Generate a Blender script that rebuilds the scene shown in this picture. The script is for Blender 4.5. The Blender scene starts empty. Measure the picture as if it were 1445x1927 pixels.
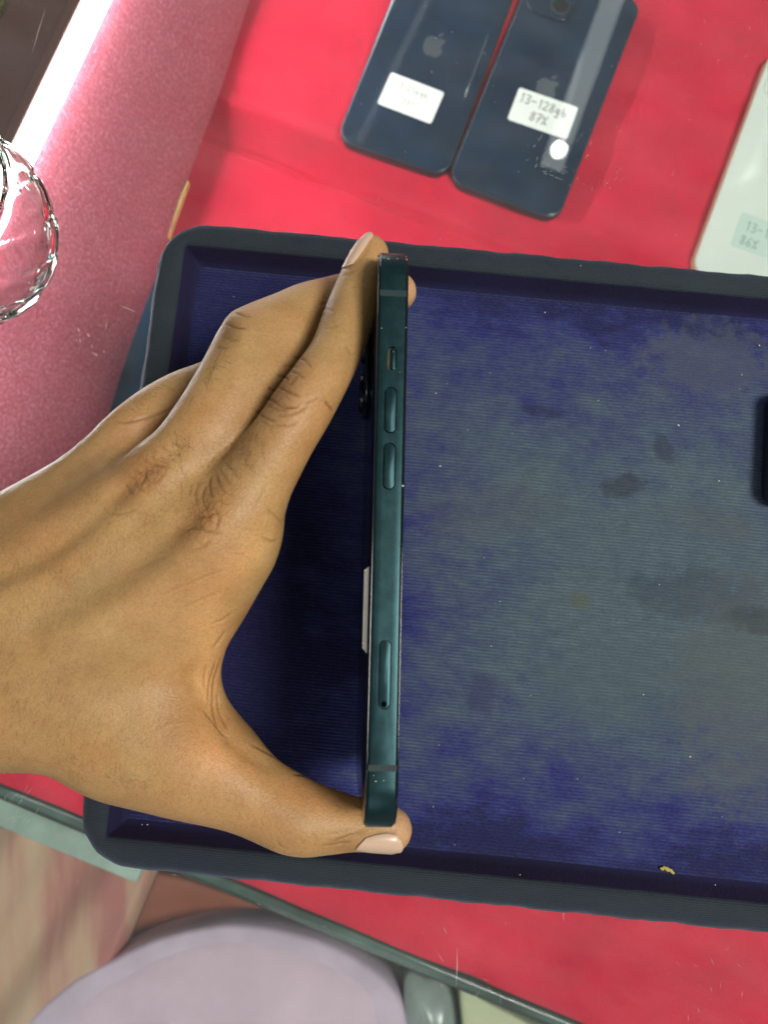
import bpy, bmesh, math, random
import numpy as np
from mathutils import Vector, Matrix
from mathutils.bvhtree import BVHTree

# ------------------------------------------------------------------ camera, world, light
random.seed(7)
rng = np.random.default_rng(7)
scene = bpy.context.scene
col = scene.collection
FPX, CXP, CYP = 1447.0, 722.5, 963.5            # focal length and centre, in pixels of the 1445 x 1927 photograph
CAM_H, TILT = 0.315, math.radians(6.75)         # camera height above the counter glass, tilt from straight down
cd = bpy.data.cameras.new('camera')
cam = bpy.data.objects.new('camera', cd)
col.objects.link(cam)
cam.location = (0, 0, CAM_H)
cam.rotation_euler = (TILT, 0, 0)
cd.sensor_fit = 'VERTICAL'
cd.sensor_height = 36.0
cd.sensor_width = 27.0
cd.lens = FPX / 1927.0 * 36.0
cd.clip_start = 0.005
cd.clip_end = 50
cd.dof.use_dof = True
cd.dof.focus_distance = 0.222
cd.dof.aperture_fstop = 15.5
scene.camera = cam

world = bpy.data.worlds.new('World')
scene.world = world
world.use_nodes = True
bg = world.node_tree.nodes['Background']
bg.inputs[0].default_value = (0.93, 1.0, 0.97, 1)
bg.inputs[1].default_value = 0.25

def lamp(name, loc, target, size, power, color, shape='DISK', size_y=None):
    l = bpy.data.lights.new(name, 'AREA')
    l.shape = shape
    l.size = size
    if size_y: l.size_y = size_y
    l.energy = power
    l.color = color
    o = bpy.data.objects.new(name, l)
    col.objects.link(o)
    o.location = loc
    o.rotation_euler = (Vector(target) - Vector(loc)).to_track_quat('-Z', 'Y').to_euler()
    return o
lamp('ceiling_panel_light', (0.72, -0.14, 1.45), (0, 0, 0.05), 0.5, 25.0, (1.0, 0.97, 0.91))
lamp('front_fill_light', (-0.3, -1.7, 1.5), (0, 0, 0), 0.9, 4.0, (0.95, 1.0, 0.97))  # added fill lamp from the front, no such lamp visible
tl_ = lamp('ceiling_tube_light', (0.715, 1.87, 2.2), (0.715, 1.87, 0), 0.89, 0.5, (0.92, 1.0, 0.95), 'RECTANGLE', 0.075)
tl_.rotation_euler = (0, 0, math.radians(69.8))
lamp('ceiling_spot', (0.590, 1.521, 2.2), (0.07, 0.2, 0), 0.052, 0.32, (1.0, 0.98, 0.9))

vs = scene.view_settings
vs.view_transform = 'Standard'
vs.look = 'None'
vs.exposure = 0.0
vs.gamma = 1.0
scene.render.engine = 'CYCLES'
scene.cycles.use_denoising = True
scene.cycles.max_bounces = 7
scene.cycles.adaptive_threshold = 0.02
scene.cycles.transparent_max_bounces = 16
scene.cycles.transmission_bounces = 8
scene.cycles.sample_clamp_indirect = 6.0

# ------------------------------------------------------------------ helpers
RC = np.array([[1, 0, 0], [0, math.cos(TILT), -math.sin(TILT)], [0, math.sin(TILT), math.cos(TILT)]])
def at(px, py, z):
    """point at height z that stands at pixel (px, py) of the photograph"""
    d = RC @ np.array([(px - CXP) / FPX, -(py - CYP) / FPX, -1.0])
    return np.array([0, 0, CAM_H]) + (z - CAM_H) / d[2] * d
def depth(p): return -((np.asarray(p) - [0, 0, CAM_H]) @ RC)[..., 2]
def pix(P):
    q = (np.asarray(P) - [0, 0, CAM_H]) @ RC
    return CXP + FPX * q[..., 0] / -q[..., 2], CYP - FPX * q[..., 1] / -q[..., 2]

def mesh_obj(name, verts, faces, mat, parent=None, smooth=False, autosmooth=None):
    me = bpy.data.meshes.new(name)
    me.from_pydata([tuple(v) for v in verts], [], [tuple(f) for f in faces])
    me.update()
    return link(name, me, mat, parent, smooth, autosmooth)
def link(name, me, mat, parent=None, smooth=False, autosmooth=None):
    if mat: me.materials.append(mat)
    o = bpy.data.objects.new(name, me)
    col.objects.link(o)
    if parent: o.parent = parent
    if smooth: me.shade_smooth()
    if autosmooth: me.set_sharp_from_angle(angle=math.radians(autosmooth))
    return o
def bm_obj(name, bm, mat, parent=None, smooth=False, autosmooth=None):
    bmesh.ops.recalc_face_normals(bm, faces=bm.faces)
    me = bpy.data.meshes.new(name)
    bm.to_mesh(me); bm.free()
    return link(name, me, mat, parent, smooth, autosmooth)
def empty(name, loc=(0, 0, 0), rot=(0, 0, 0)):
    o = bpy.data.objects.new(name, None)
    o.empty_display_size = 0.01
    col.objects.link(o)
    o.location = loc; o.rotation_euler = rot
    return o
def tag(o, label=None, cat=None, group=None, kind=None):
    if label: o['label'] = label
    if cat: o['category'] = cat
    if group: o['group'] = group
    if kind: o['kind'] = kind
    return o

def box_bm(x0, x1, y0, y1, z0, z1, bevel=0, seg=2):
    bm = bmesh.new()
    bmesh.ops.create_cube(bm, size=1)
    for v in bm.verts:
        v.co = Vector(((x0 + x1) / 2 + v.co.x * (x1 - x0), (y0 + y1) / 2 + v.co.y * (y1 - y0), (z0 + z1) / 2 + v.co.z * (z1 - z0)))
    if bevel: bmesh.ops.bevel(bm, geom=list(bm.edges), offset=bevel, segments=seg, profile=0.5, affect='EDGES')
    return bm
def rrect(w, h, r, n=10):
    """rounded rectangle outline, counter-clockwise, w x h about the origin"""
    pts = []
    for cx, cy, a0 in ((w/2 - r, h/2 - r, 0), (-w/2 + r, h/2 - r, 90), (-w/2 + r, -h/2 + r, 180), (w/2 - r, -h/2 + r, 270)):
        for i in range(n + 1):
            a = math.radians(a0 + 90 * i / n)
            pts.append((cx + r * math.cos(a), cy + r * math.sin(a)))
    return pts
def prism(outline, z0, z1, bevel=0.0, seg=3, axis='Z'):
    """outline extruded along an axis with rounded edges"""
    bm = bmesh.new()
    n = len(outline)
    rings = []
    prof = []
    if bevel:
        for i in range(seg + 1):
            a = math.pi / 2 * i / seg
            prof.append((bevel * (1 - math.sin(a)), z0 + bevel * (1 - math.cos(a))))
        for i in range(seg + 1):
            a = math.pi / 2 * (1 - i / seg)
            prof.append((bevel * (1 - math.sin(a)), z1 - bevel * (1 - math.cos(a))))
    else: prof = [(0, z0), (0, z1)]
    O = np.array(outline)
    T = np.roll(O, -1, 0) - np.roll(O, 1, 0)
    T /= np.linalg.norm(T, axis=1)[:, None] + 1e-12
    N = np.stack([T[:, 1], -T[:, 0]], 1)
    for ins, z in prof:
        Q = O - N * ins
        ring = []
        for x, y in Q:
            co = (x, y, z) if axis == 'Z' else (z, x, y)
            ring.append(bm.verts.new(co))
        rings.append(ring)
    for a, b in zip(rings[:-1], rings[1:]):
        for i in range(n):
            bm.faces.new((a[i], a[(i + 1) % n], b[(i + 1) % n], b[i]))
    bm.faces.new(list(reversed(rings[0]))); bm.faces.new(rings[-1])
    return bm

# the counter glass and what stands on it were measured for a plane 0.315 m below the camera and are brought up
# to their real distance (the held phone's lower edge is only some millimetres above the tray)
KC = 0.864
SC = Matrix.Translation((0, 0, CAM_H)) @ Matrix.Scale(KC, 4) @ Matrix.Translation((0, 0, -CAM_H))
def to_counter(o):
    o.matrix_world = SC @ Matrix.LocRotScale(o.location, o.rotation_euler, o.scale)
    return o

# ------------------------------------------------------------------ materials
def mat(name):
    m = bpy.data.materials.new(name)
    m.use_nodes = True
    nt = m.node_tree
    return m, nt, nt.nodes['Principled BSDF']
def N(nt, kind, **kw):
    n = nt.nodes.new(kind)
    for k, v in kw.items():
        if k in n.inputs: n.inputs[k].default_value = v
        else: setattr(n, k, v)
    return n
def ramp(nt, stops, fac):
    n = nt.nodes.new('ShaderNodeValToRGB')
    e = n.color_ramp.elements
    while len(e) < len(stops): e.new(0.5)
    for el, (p, c) in zip(e, stops):
        el.position = p
        el.color = (*c, 1) if len(c) == 3 else c
    nt.links.new(fac, n.inputs[0])
    return n
def mixc(nt, fac, a, b, blend='MIX'):
    n = nt.nodes.new('ShaderNodeMix'); n.data_type = 'RGBA'; n.blend_type = blend
    for s, v in ((n.inputs[0], fac), (n.inputs[6], a), (n.inputs[7], b)):
        if hasattr(v, 'links') or isinstance(v, bpy.types.NodeSocket): nt.links.new(v, s)
        else: s.default_value = v if not isinstance(v, tuple) else (*v, 1) if len(v) == 3 else v
    return n.outputs[2]
def mth(nt, op, a, b=None, clamp=False):
    n = nt.nodes.new('ShaderNodeMath'); n.operation = op; n.use_clamp = clamp
    for s, v in ((n.inputs[0], a), (n.inputs[1], b)):
        if v is None: continue
        if isinstance(v, bpy.types.NodeSocket): nt.links.new(v, s)
        else: s.default_value = v
    return n.outputs[0]
def coords(nt, scale=(1, 1, 1), rot=(0, 0, 0), kind='Object'):
    tc = nt.nodes.new('ShaderNodeTexCoord')
    mp = nt.nodes.new('ShaderNodeMapping')
    mp.inputs['Scale'].default_value = scale
    mp.inputs['Rotation'].default_value = rot
    nt.links.new(tc.outputs[kind], mp.inputs[0])
    return mp.outputs[0]
def noise(nt, vec, scale, detail=4, rough=0.55):
    n = N(nt, 'ShaderNodeTexNoise', Scale=scale, Detail=detail, Roughness=rough)
    nt.links.new(vec, n.inputs['Vector'])
    return n.outputs['Fac']
def bump(nt, h, strength, dist, bsdf, prev=None):
    b = N(nt, 'ShaderNodeBump', Strength=strength, Distance=dist)
    nt.links.new(h, b.inputs['Height'])
    if prev: nt.links.new(prev, b.inputs['Normal'])
    if bsdf: nt.links.new(b.outputs[0], bsdf.inputs['Normal'])
    return b.outputs[0]

def simple(name, color, rough=0.5, metal=0.0, spec=0.5, var=0.0, vscale=60, bumpd=0.0, bscale=400, coat=0.0):
    m, nt, b = mat(name)
    b.inputs['Base Color'].default_value = (*color, 1)
    b.inputs['Roughness'].default_value = rough
    b.inputs['Metallic'].default_value = metal
    b.inputs['Specular IOR Level'].default_value = spec
    b.inputs['Coat Weight'].default_value = coat
    v = coords(nt)
    if var:
        f = noise(nt, v, vscale)
        lo = tuple(c * (1 - var) for c in color); hi = tuple(min(1, c * (1 + var)) for c in color)
        nt.links.new(ramp(nt, [(0.3, lo), (0.7, hi)], f).outputs[0], b.inputs['Base Color'])
    if bumpd: bump(nt, noise(nt, v, bscale, 3), 0.6, bumpd, b)
    return m

def velvet(name, color, grain, graind, sheen=0.4, var=0.25, sparkle=0.0):
    m, nt, b = mat(name)
    v = coords(nt)
    big = noise(nt, v, 22, 4)
    fine = noise(nt, v, grain, 3, 0.7)
    c = ramp(nt, [(0.3, tuple(x * (1 - var) for x in color)), (0.72, tuple(min(1, x * (1 + var)) for x in color))], big).outputs[0]
    c = mixc(nt, mth(nt, 'MULTIPLY', fine, 0.55), c, tuple(min(1, x * 1.5 + 0.012) for x in color))
    nt.links.new(c, b.inputs['Base Color'])
    b.inputs['Roughness'].default_value = 0.8
    b.inputs['Specular IOR Level'].default_value = 0.2 + sparkle
    b.inputs['Sheen Weight'].default_value = sheen
    b.inputs['Sheen Roughness'].default_value = 0.45
    b.inputs['Sheen Tint'].default_value = (1, 0.55, 0.6, 1)
    if sparkle: b.inputs['Roughness'].default_value = 0.5
    bump(nt, fine, 0.7, graind, b)
    return m
M = {}
M['red'] = velvet('red_velvet', (0.57, 0.011, 0.042), 900, 0.0008, 0.2, 0.22)
def glitter_velvet():
    m, nt, b = mat('rose_glitter_velvet')
    v = coords(nt)
    g = noise(nt, v, 620, 4, 0.75)
    g2 = noise(nt, v, 1500, 2, 0.6)
    big = noise(nt, v, 18, 3)
    c = ramp(nt, [(0.36, (0.46, 0.045, 0.090)), (0.52, (0.68, 0.115, 0.185)), (0.66, (0.92, 0.36, 0.44))], g).outputs[0]
    c = mixc(nt, mth(nt, 'MULTIPLY', big, 0.4), c, (0.70, 0.10, 0.17))
    nt.links.new(c, b.inputs['Base Color'])
    b.inputs['Roughness'].default_value = 0.45
    b.inputs['Specular IOR Level'].default_value = 0.5
    b.inputs['Sheen Weight'].default_value = 0.35
    b.inputs['Sheen Roughness'].default_value = 0.35
    b.inputs['Sheen Tint'].default_value = (1, 0.55, 0.65, 1)
    n1 = bump(nt, g, 1.0, 0.0030, None)
    bump(nt, g2, 0.6, 0.0006, b, n1)
    return m
M['pink'] = glitter_velvet()

def tray_cloth(name, floor):
    m, nt, b = mat(name)
    v = coords(nt)
    # ribs run along the tray's length; each rib about a millimetre
    wv = N(nt, 'ShaderNodeTexWave', Scale=245.0 if floor else 400.0, Distortion=0.35, Detail=1.0)
    wv.inputs['Detail Scale'].default_value = 0.4
    wv.bands_direction = 'Y'
    nt.links.new(v, wv.inputs['Vector'])
    rib = wv.outputs['Fac']
    blot = noise(nt, coords(nt, (0.8, 1.5, 1)), 48, 8, 0.74)
    blot2 = noise(nt, v, 9, 4, 0.6)
    fuzz = noise(nt, coords(nt, (1, 3, 1)), 900, 3, 0.7)
    if floor:
        sep = nt.nodes.new('ShaderNodeSeparateXYZ'); nt.links.new(v, sep.inputs[0])
        # the middle of the pad is rubbed grey, margins keep their indigo pile; left side darkened further for shade
        edge = mth(nt, 'SUBTRACT', 0.112, mth(nt, 'ABSOLUTE', sep.outputs['Y']))
        edge2 = mth(nt, 'ADD', sep.outputs['X'], 0.112)
        e = mth(nt, 'MULTIPLY', mth(nt, 'MINIMUM', edge, mth(nt, 'MULTIPLY', edge2, 0.9)), 14.0)
        wear_shade = mth(nt, 'ADD', mth(nt, 'MULTIPLY', e, 0.85), mth(nt, 'MULTIPLY', mth(nt, 'SUBTRACT', blot, 0.5), 1.7), True)
        wear_shade = mth(nt, 'ADD', wear_shade, mth(nt, 'MULTIPLY', mth(nt, 'SUBTRACT', blot2, 0.5), 0.7), True)
        base = ramp(nt, [(0.0, (0.007, 0.006, 0.055)), (0.2, (0.013, 0.015, 0.122)), (0.48, (0.030, 0.040, 0.112)), (1.0, (0.054, 0.083, 0.105))], wear_shade).outputs[0]
        # rubbed dust sits on top of the ribs
        ribf = mth(nt, 'MULTIPLY', rib, mth(nt, 'MULTIPLY', mth(nt, 'ADD', 0.08, mth(nt, 'MULTIPLY', wear_shade, 0.75)), ramp(nt, [(0.38, (0.15, 0.15, 0.15)), (0.66, (1, 1, 1))], noise(nt, coords(nt, (1, 2, 1)), 150, 6, 0.75)).outputs[0]))
        base = mixc(nt, ribf, base, (0.12, 0.165, 0.18))
        def blob(x, y, rx, ry, colr, amt, ang=0):
            nonlocal base
            sub = nt.nodes.new('ShaderNodeMapping'); sub.vector_type = 'TEXTURE'
            sub.inputs['Location'].default_value = (x, y, 0)
            sub.inputs['Rotation'].default_value = (0, 0, ang)
            sub.inputs['Scale'].default_value = (rx, ry, 1)
            tcn = nt.nodes.new('ShaderNodeTexCoord'); nt.links.new(tcn.outputs['Object'], sub.inputs[0])
            sp = nt.nodes.new('ShaderNodeSeparateXYZ'); nt.links.new(sub.outputs[0], sp.inputs[0])
            r2 = mth(nt, 'ADD', mth(nt, 'MULTIPLY', sp.outputs[0], sp.outputs[0]), mth(nt, 'MULTIPLY', sp.outputs[1], sp.outputs[1]))
            r2 = mth(nt, 'ADD', r2, mth(nt, 'MULTIPLY', mth(nt, 'SUBTRACT', noise(nt, v, 150, 5, 0.7), 0.5), 3.4))
            f = mth(nt, 'MULTIPLY', mth(nt, 'SUBTRACT', 1.0, mth(nt, 'MULTIPLY', r2, 0.9)), amt * 1.5, True)
            f = mth(nt, 'MINIMUM', f, amt)
            base = mixc(nt, f, base, colr)
        base = mixc(nt, ramp(nt, [(0.46, (0, 0, 0)), (0.70, (0.5, 0.5, 0.5))], fuzz).outputs[0], base, mixc(nt, wear_shade, (0.045, 0.050, 0.185), (0.115, 0.140, 0.170)))
        for args in TRAY_STAINS_LIGHT: blob(*args)
        nt.links.new(base, b.inputs['Base Color'])
    else:
        base = ramp(nt, [(0.25, (0.008, 0.009, 0.027)), (0.5, (0.014, 0.020, 0.029)), (0.8, (0.025, 0.036, 0.043))], mth(nt, 'ADD', mth(nt, 'MULTIPLY', blot, 0.5), mth(nt, 'MULTIPLY', blot2, 0.5))).outputs[0]
        base = mixc(nt, mth(nt, 'MULTIPLY', mth(nt, 'MULTIPLY', rib, fuzz), 0.6), base, (0.06, 0.075, 0.085))
        nt.links.new(base, b.inputs['Base Color'])
    b.inputs['Roughness'].default_value = 0.75
    b.inputs['Specular IOR Level'].default_value = 0.25
    b.inputs['Sheen Weight'].default_value = 0.25 if floor else 0.15
    b.inputs['Sheen Roughness'].default_value = 0.4
    b.inputs['Sheen Tint'].default_value = (0.5, 0.6, 0.85, 1)
    n1 = bump(nt, rib, 0.5 if floor else 0.15, 0.0004, None)
    bump(nt, fuzz, 0.7, 0.0005, b, n1)
    return m

def glass_sheet(name, tint, rough=0.0):
    """thin window glass: lets light straight through, mirrors by Fresnel"""
    m, nt, b = mat(name)
    nt.nodes.remove(b)
    out = nt.nodes['Material Output']
    tr = N(nt, 'ShaderNodeBsdfTransparent', Color=(*tint, 1))
    gl = N(nt, 'ShaderNodeBsdfGlossy', Roughness=rough)
    lw = N(nt, 'ShaderNodeLayerWeight', Blend=0.5)
    fr = mth(nt, 'ADD', 0.04, mth(nt, 'MULTIPLY', mth(nt, 'POWER', lw.outputs['Facing'], 5.0), 0.96))
    mx = nt.nodes.new('ShaderNodeMixShader')
    nt.links.new(fr, mx.inputs[0]); nt.links.new(tr.outputs[0], mx.inputs[1]); nt.links.new(gl.outputs[0], mx.inputs[2])
    nt.links.new(mx.outputs[0], out.inputs[0])
    return m
def counter_glass_mat():
    m = glass_sheet('counter_glass', (0.965, 0.985, 0.975))
    nt = m.node_tree
    out = nt.nodes['Material Output']; src = out.inputs[0].links[0].from_socket
    v = coords(nt)
    reflection_haze = noise(nt, coords(nt, (1, 2.4, 1), (0, 0, 0.7)), 24, 7, 0.68)  # whitish film put in for the milky reflections on the glass
    spots = noise(nt, v, 420, 2, 0.5)
    df = N(nt, 'ShaderNodeBsdfDiffuse', Color=(0.92, 0.95, 0.92, 1))
    f = mth(nt, 'MULTIPLY', ramp(nt, [(0.34, (0.10, 0.10, 0.10)), (0.72, (1, 1, 1))], reflection_haze).outputs[0], 0.020)
    f = mth(nt, 'ADD', f, mth(nt, 'MULTIPLY', ramp(nt, [(0.70, (0, 0, 0)), (0.80, (1, 1, 1))], spots).outputs[0], 0.04))
    mx = nt.nodes.new('ShaderNodeMixShader')
    nt.links.new(f, mx.inputs[0]); nt.links.new(src, mx.inputs[1]); nt.links.new(df.outputs[0], mx.inputs[2])
    nt.links.new(mx.outputs[0], out.inputs[0])
    return m
M['counter_glass'] = counter_glass_mat()
M['green_edge'] = simple('green_glass_edge', (0.035, 0.055, 0.045), 0.12, 0, 0.6, 0.8, 14)

def clear_plastic():
    m, nt, b = mat('clear_cup_plastic')
    nt.nodes.remove(b)
    lw = N(nt, 'ShaderNodeLayerWeight', Blend=0.5)
    c = ramp(nt, [(0.0, (0.98, 0.99, 0.985)), (0.55, (0.92, 0.96, 0.94)), (1.0, (0.74, 0.82, 0.78))], lw.outputs['Facing']).outputs[0]
    gl = N(nt, 'ShaderNodeBsdfGlass', IOR=1.09, Roughness=0.04)
    nt.links.new(c, gl.inputs['Color'])
    nt.links.new(gl.outputs[0], nt.nodes['Material Output'].inputs[0])
    return m
M['cup'] = clear_plastic()

def anodized():
    m, nt, b = mat('teal_anodized_metal')
    v = coords(nt)
    f = noise(nt, v, 260, 5, 0.65)
    sp = noise(nt, v, 2600, 2, 0.6)
    c = ramp(nt, [(0.3, (0.008, 0.030, 0.035)), (0.7, (0.014, 0.045, 0.050))], f).outputs[0]
    c = mixc(nt, ramp(nt, [(0.68, (0, 0, 0)), (0.78, (0.4, 0.4, 0.4))], sp).outputs[0], c, (0.10, 0.17, 0.165))
    nt.links.new(c, b.inputs['Base Color'])
    b.inputs['Metallic'].default_value = 0.75
    nt.links.new(mth(nt, 'ADD', 0.27, mth(nt, 'MULTIPLY', f, 0.14)), b.inputs['Roughness'])
    bump(nt, sp, 0.25, 0.00003, b)
    return m
M['metal'] = anodized()
M['band'] = simple('antenna_plastic', (0.014, 0.029, 0.030), 0.6, 0, 0.3)
M['gap'] = simple('dark_gap', (0.002, 0.003, 0.003), 0.9, 0, 0.0)
M['back_glass'] = simple('midnight_back_glass', (0.006, 0.010, 0.016), 0.12, 0, 0.5)
M['screen_glass'] = simple('black_screen_glass', (0.004, 0.005, 0.007), 0.06, 0, 0.5)
M['lens'] = simple('lens_glass', (0.003, 0.003, 0.006), 0.03, 0, 0.9)
M['rust'] = simple('grimy_slot', (0.055, 0.05, 0.035), 0.8, 0, 0.3, 0.4, 900)
M['navy_back'] = simple('navy_back_glass', (0.008, 0.022, 0.048), 0.07, 0, 0.5, 0.3, 30)
M['navy_frame'] = simple('navy_frame_metal', (0.05, 0.09, 0.12), 0.3, 0.7)
M['cream_back'] = simple('cream_back_glass', (0.70, 0.78, 0.71), 0.12, 0, 0.5, 0.03, 20)
M['cream_frame'] = simple('cream_frame_metal', (0.62, 0.50, 0.34), 0.35, 0.3)
M['blue_back'] = simple('blue_back_glass', (0.07, 0.14, 0.27), 0.1, 0, 0.5, 0.1, 40)
M['emblem'] = simple('mirror_emblem', (0.12, 0.15, 0.18), 0.22, 0.6)
M['paper'] = simple('sticker_paper', (0.84, 0.88, 0.84), 0.6, 0, 0.3, 0.03, 90)
M['pale_paper'] = simple('covered_sticker_paper', (0.56, 0.70, 0.63), 0.6)
M['ink'] = simple('pencil_ink', (0.26, 0.28, 0.25), 0.7)
M['faint_ink'] = simple('faded_ink', (0.30, 0.31, 0.26), 0.7)
M['pale_ink'] = simple('covered_ink', (0.33, 0.44, 0.40), 0.7)
M['lint'] = simple('pale_lint', (0.75, 0.76, 0.66), 0.8)
M['yellow_lint'] = simple('yellow_crumb', (0.42, 0.36, 0.07), 0.8)
M['brown'] = simple('dark_brown_board', (0.095, 0.038, 0.033), 0.35, 0, 0.4, 0.15, 8)
M['dark_green'] = simple('dark_green_board', (0.035, 0.058, 0.045), 0.4, 0, 0.4, 0.2, 12)
M['brass'] = simple('brass_trim', (0.13, 0.11, 0.03), 0.4, 0.3, 0.5, 0.4, 200)
M['wood_edge'] = simple('pale_wood_edge', (0.72, 0.58, 0.22), 0.6, 0, 0.3, 0.3, 120)
M['dark_base'] = simple('dark_olive_floor', (0.030, 0.028, 0.014), 0.5, 0, 0.3, 0.6, 14)
M['lavender'] = simple('lavender_shirt_reflection', (0.66, 0.50, 0.60), 0.85, 0, 0.2, 0.10, 26, 0.0003, 900)
M['reflection_rim'] = simple('shirt_reflection_rim', (0.60, 0.48, 0.60), 0.85, 0, 0.2, 0.10, 40, 0.0003, 900)
M['beige'] = simple('beige_reflection', (0.60, 0.40, 0.27), 0.85, 0, 0.2, 0.3, 16, 0.0003, 700)
M['rose_reflection'] = simple('dusty_rose_reflection', (0.42, 0.16, 0.15), 0.85, 0, 0.2, 0.25, 20)
def arm_reflection_mat():
    m, nt, b = mat('beige_rose_reflection')
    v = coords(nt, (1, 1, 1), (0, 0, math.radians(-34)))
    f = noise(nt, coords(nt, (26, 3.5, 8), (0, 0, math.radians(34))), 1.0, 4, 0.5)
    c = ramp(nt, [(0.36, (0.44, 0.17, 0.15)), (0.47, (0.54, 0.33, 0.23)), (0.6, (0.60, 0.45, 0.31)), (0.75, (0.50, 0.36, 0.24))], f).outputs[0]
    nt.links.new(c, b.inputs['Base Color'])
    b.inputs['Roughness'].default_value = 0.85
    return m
M['arm_reflection'] = arm_reflection_mat()
M['terracotta'] = simple('terracotta_board', (0.30, 0.10, 0.065), 0.6, 0, 0.3, 0.2, 18)
M['card'] = simple('cream_card', (0.52, 0.55, 0.36), 0.7, 0, 0.3, 0.08, 30)
M['straw'] = simple('straw_card', (0.66, 0.53, 0.40), 0.7, 0, 0.3, 0.12, 30)
M['grey_plastic'] = simple('grey_plastic', (0.30, 0.36, 0.34), 0.25, 0, 0.5, 0.25, 30)
M['scratch'] = simple('glass_scratch', (0.85, 0.86, 0.82), 0.5)
M['scratch'].node_tree.nodes['Principled BSDF'].inputs['Alpha'].default_value = 0.55
M['nail'] = simple('fingernail', (0.55, 0.37, 0.26), 0.32, 0, 0.5, 0.06, 90)
M['hair'] = simple('hand_hair', (0.03, 0.018, 0.011), 0.5)

def led_mat():
    m, nt, b = mat('led_strip_light')
    b.inputs['Base Color'].default_value = (1, 1, 1, 1)
    b.inputs['Emission Color'].default_value = (0.97, 0.98, 1.0, 1)
    b.inputs['Emission Strength'].default_value = 34.0
    return m
M['led'] = led_mat()

def skin():
    m, nt, b = mat('skin')
    v = coords(nt)
    pig_and_light = N(nt, 'ShaderNodeVertexColor', layer_name='pigment_and_light')
    att = N(nt, 'ShaderNodeAttribute', attribute_name='crackle')
    base = (0.415, 0.248, 0.098)
    mott = noise(nt, v, 85, 5, 0.6)
    c = ramp(nt, [(0.28, (0.360, 0.203, 0.076)), (0.5, base), (0.75, (0.47, 0.288, 0.120))], mott).outputs[0]
    c = mixc(nt, 1.0, c, pig_and_light.outputs[0], 'MULTIPLY')
    fine = noise(nt, v, 1500, 3, 0.65)
    c = mixc(nt, ramp(nt, [(0.42, (0, 0, 0)), (0.68, (0.30, 0.30, 0.30))], fine).outputs[0], c, (0.17, 0.085, 0.035))
    # net of fine skin lines, strongest over the knuckles
    vor = N(nt, 'ShaderNodeTexVoronoi', feature='DISTANCE_TO_EDGE', Scale=430.0)
    wob = N(nt, 'ShaderNodeTexNoise', Scale=300.0, Detail=3.0)
    nt.links.new(v, wob.inputs['Vector'])
    add = nt.nodes.new('ShaderNodeVectorMath'); add.operation = 'MULTIPLY_ADD'
    add.inputs[1].default_value = (0.0022, 0.0022, 0.0022)
    nt.links.new(wob.outputs['Color'], add.inputs[0]); nt.links.new(v, add.inputs[2])
    nt.links.new(add.outputs[0], vor.inputs['Vector'])
    line = ramp(nt, [(0.0, (1, 1, 1)), (0.05, (0.5, 0.5, 0.5)), (0.12, (0, 0, 0))], vor.outputs['Distance']).outputs[0]
    gate = ramp(nt, [(0.34, (0, 0, 0)), (0.52, (1, 1, 1))], noise(nt, v, 160, 3)).outputs[0]
    lf = mth(nt, 'MULTIPLY', mth(nt, 'MULTIPLY', line, att.outputs['Fac']), gate)
    c = mixc(nt, mth(nt, 'MULTIPLY', lf, 0.8), c, (0.16, 0.06, 0.025))
    warm = ramp(nt, [(0.42, (0, 0, 0)), (0.68, (0.55, 0.55, 0.55))], noise(nt, v, 34, 3)).outputs[0]
    c = mixc(nt, warm, c, mixc(nt, 1.0, c, (1.12, 0.90, 0.86), 'MULTIPLY'))
    nt.links.new(c, b.inputs['Base Color'])
    b.inputs['Subsurface Weight'].default_value = 0.12
    b.inputs['Subsurface Radius'].default_value = (0.9, 0.35, 0.15)
    b.inputs['Subsurface Scale'].default_value = 0.004
    nt.links.new(mth(nt, 'ADD', 0.36, mth(nt, 'MULTIPLY', mott, 0.2)), b.inputs['Roughness'])
    b.inputs['Specular IOR Level'].default_value = 0.32
    vor2 = N(nt, 'ShaderNodeTexVoronoi', feature='DISTANCE_TO_EDGE', Scale=1150.0)
    nt.links.new(add.outputs[0], vor2.inputs['Vector'])
    n1 = bump(nt, mth(nt, 'MINIMUM', vor2.outputs['Distance'], 0.25), 0.45, 0.0003, None)
    n2 = bump(nt, fine, 0.25, 0.00012, None, n1)
    bump(nt, mth(nt, 'SUBTRACT', 1.0, lf), 0.6, 0.00022, b, n2)
    return m
M['skin'] = skin()

# ------------------------------------------------------------------ the showcase under the counter glass
CASE = math.radians(-21.4)                       # the showcase stands turned against the camera
e1 = np.array([math.cos(CASE), math.sin(CASE), 0]); e2 = np.array([-math.sin(CASE), math.cos(CASE), 0])
def case_uv(p): return float(np.dot(p, e1)), float(np.dot(p, e2))
PH_T = 0.00765
Z_UP = -0.1265 - 0.0065                          # velvet on which the phones lie
Z_LO = Z_UP - 0.015                              # lower step in front
case_root_rot = (0, 0, CASE)

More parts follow.
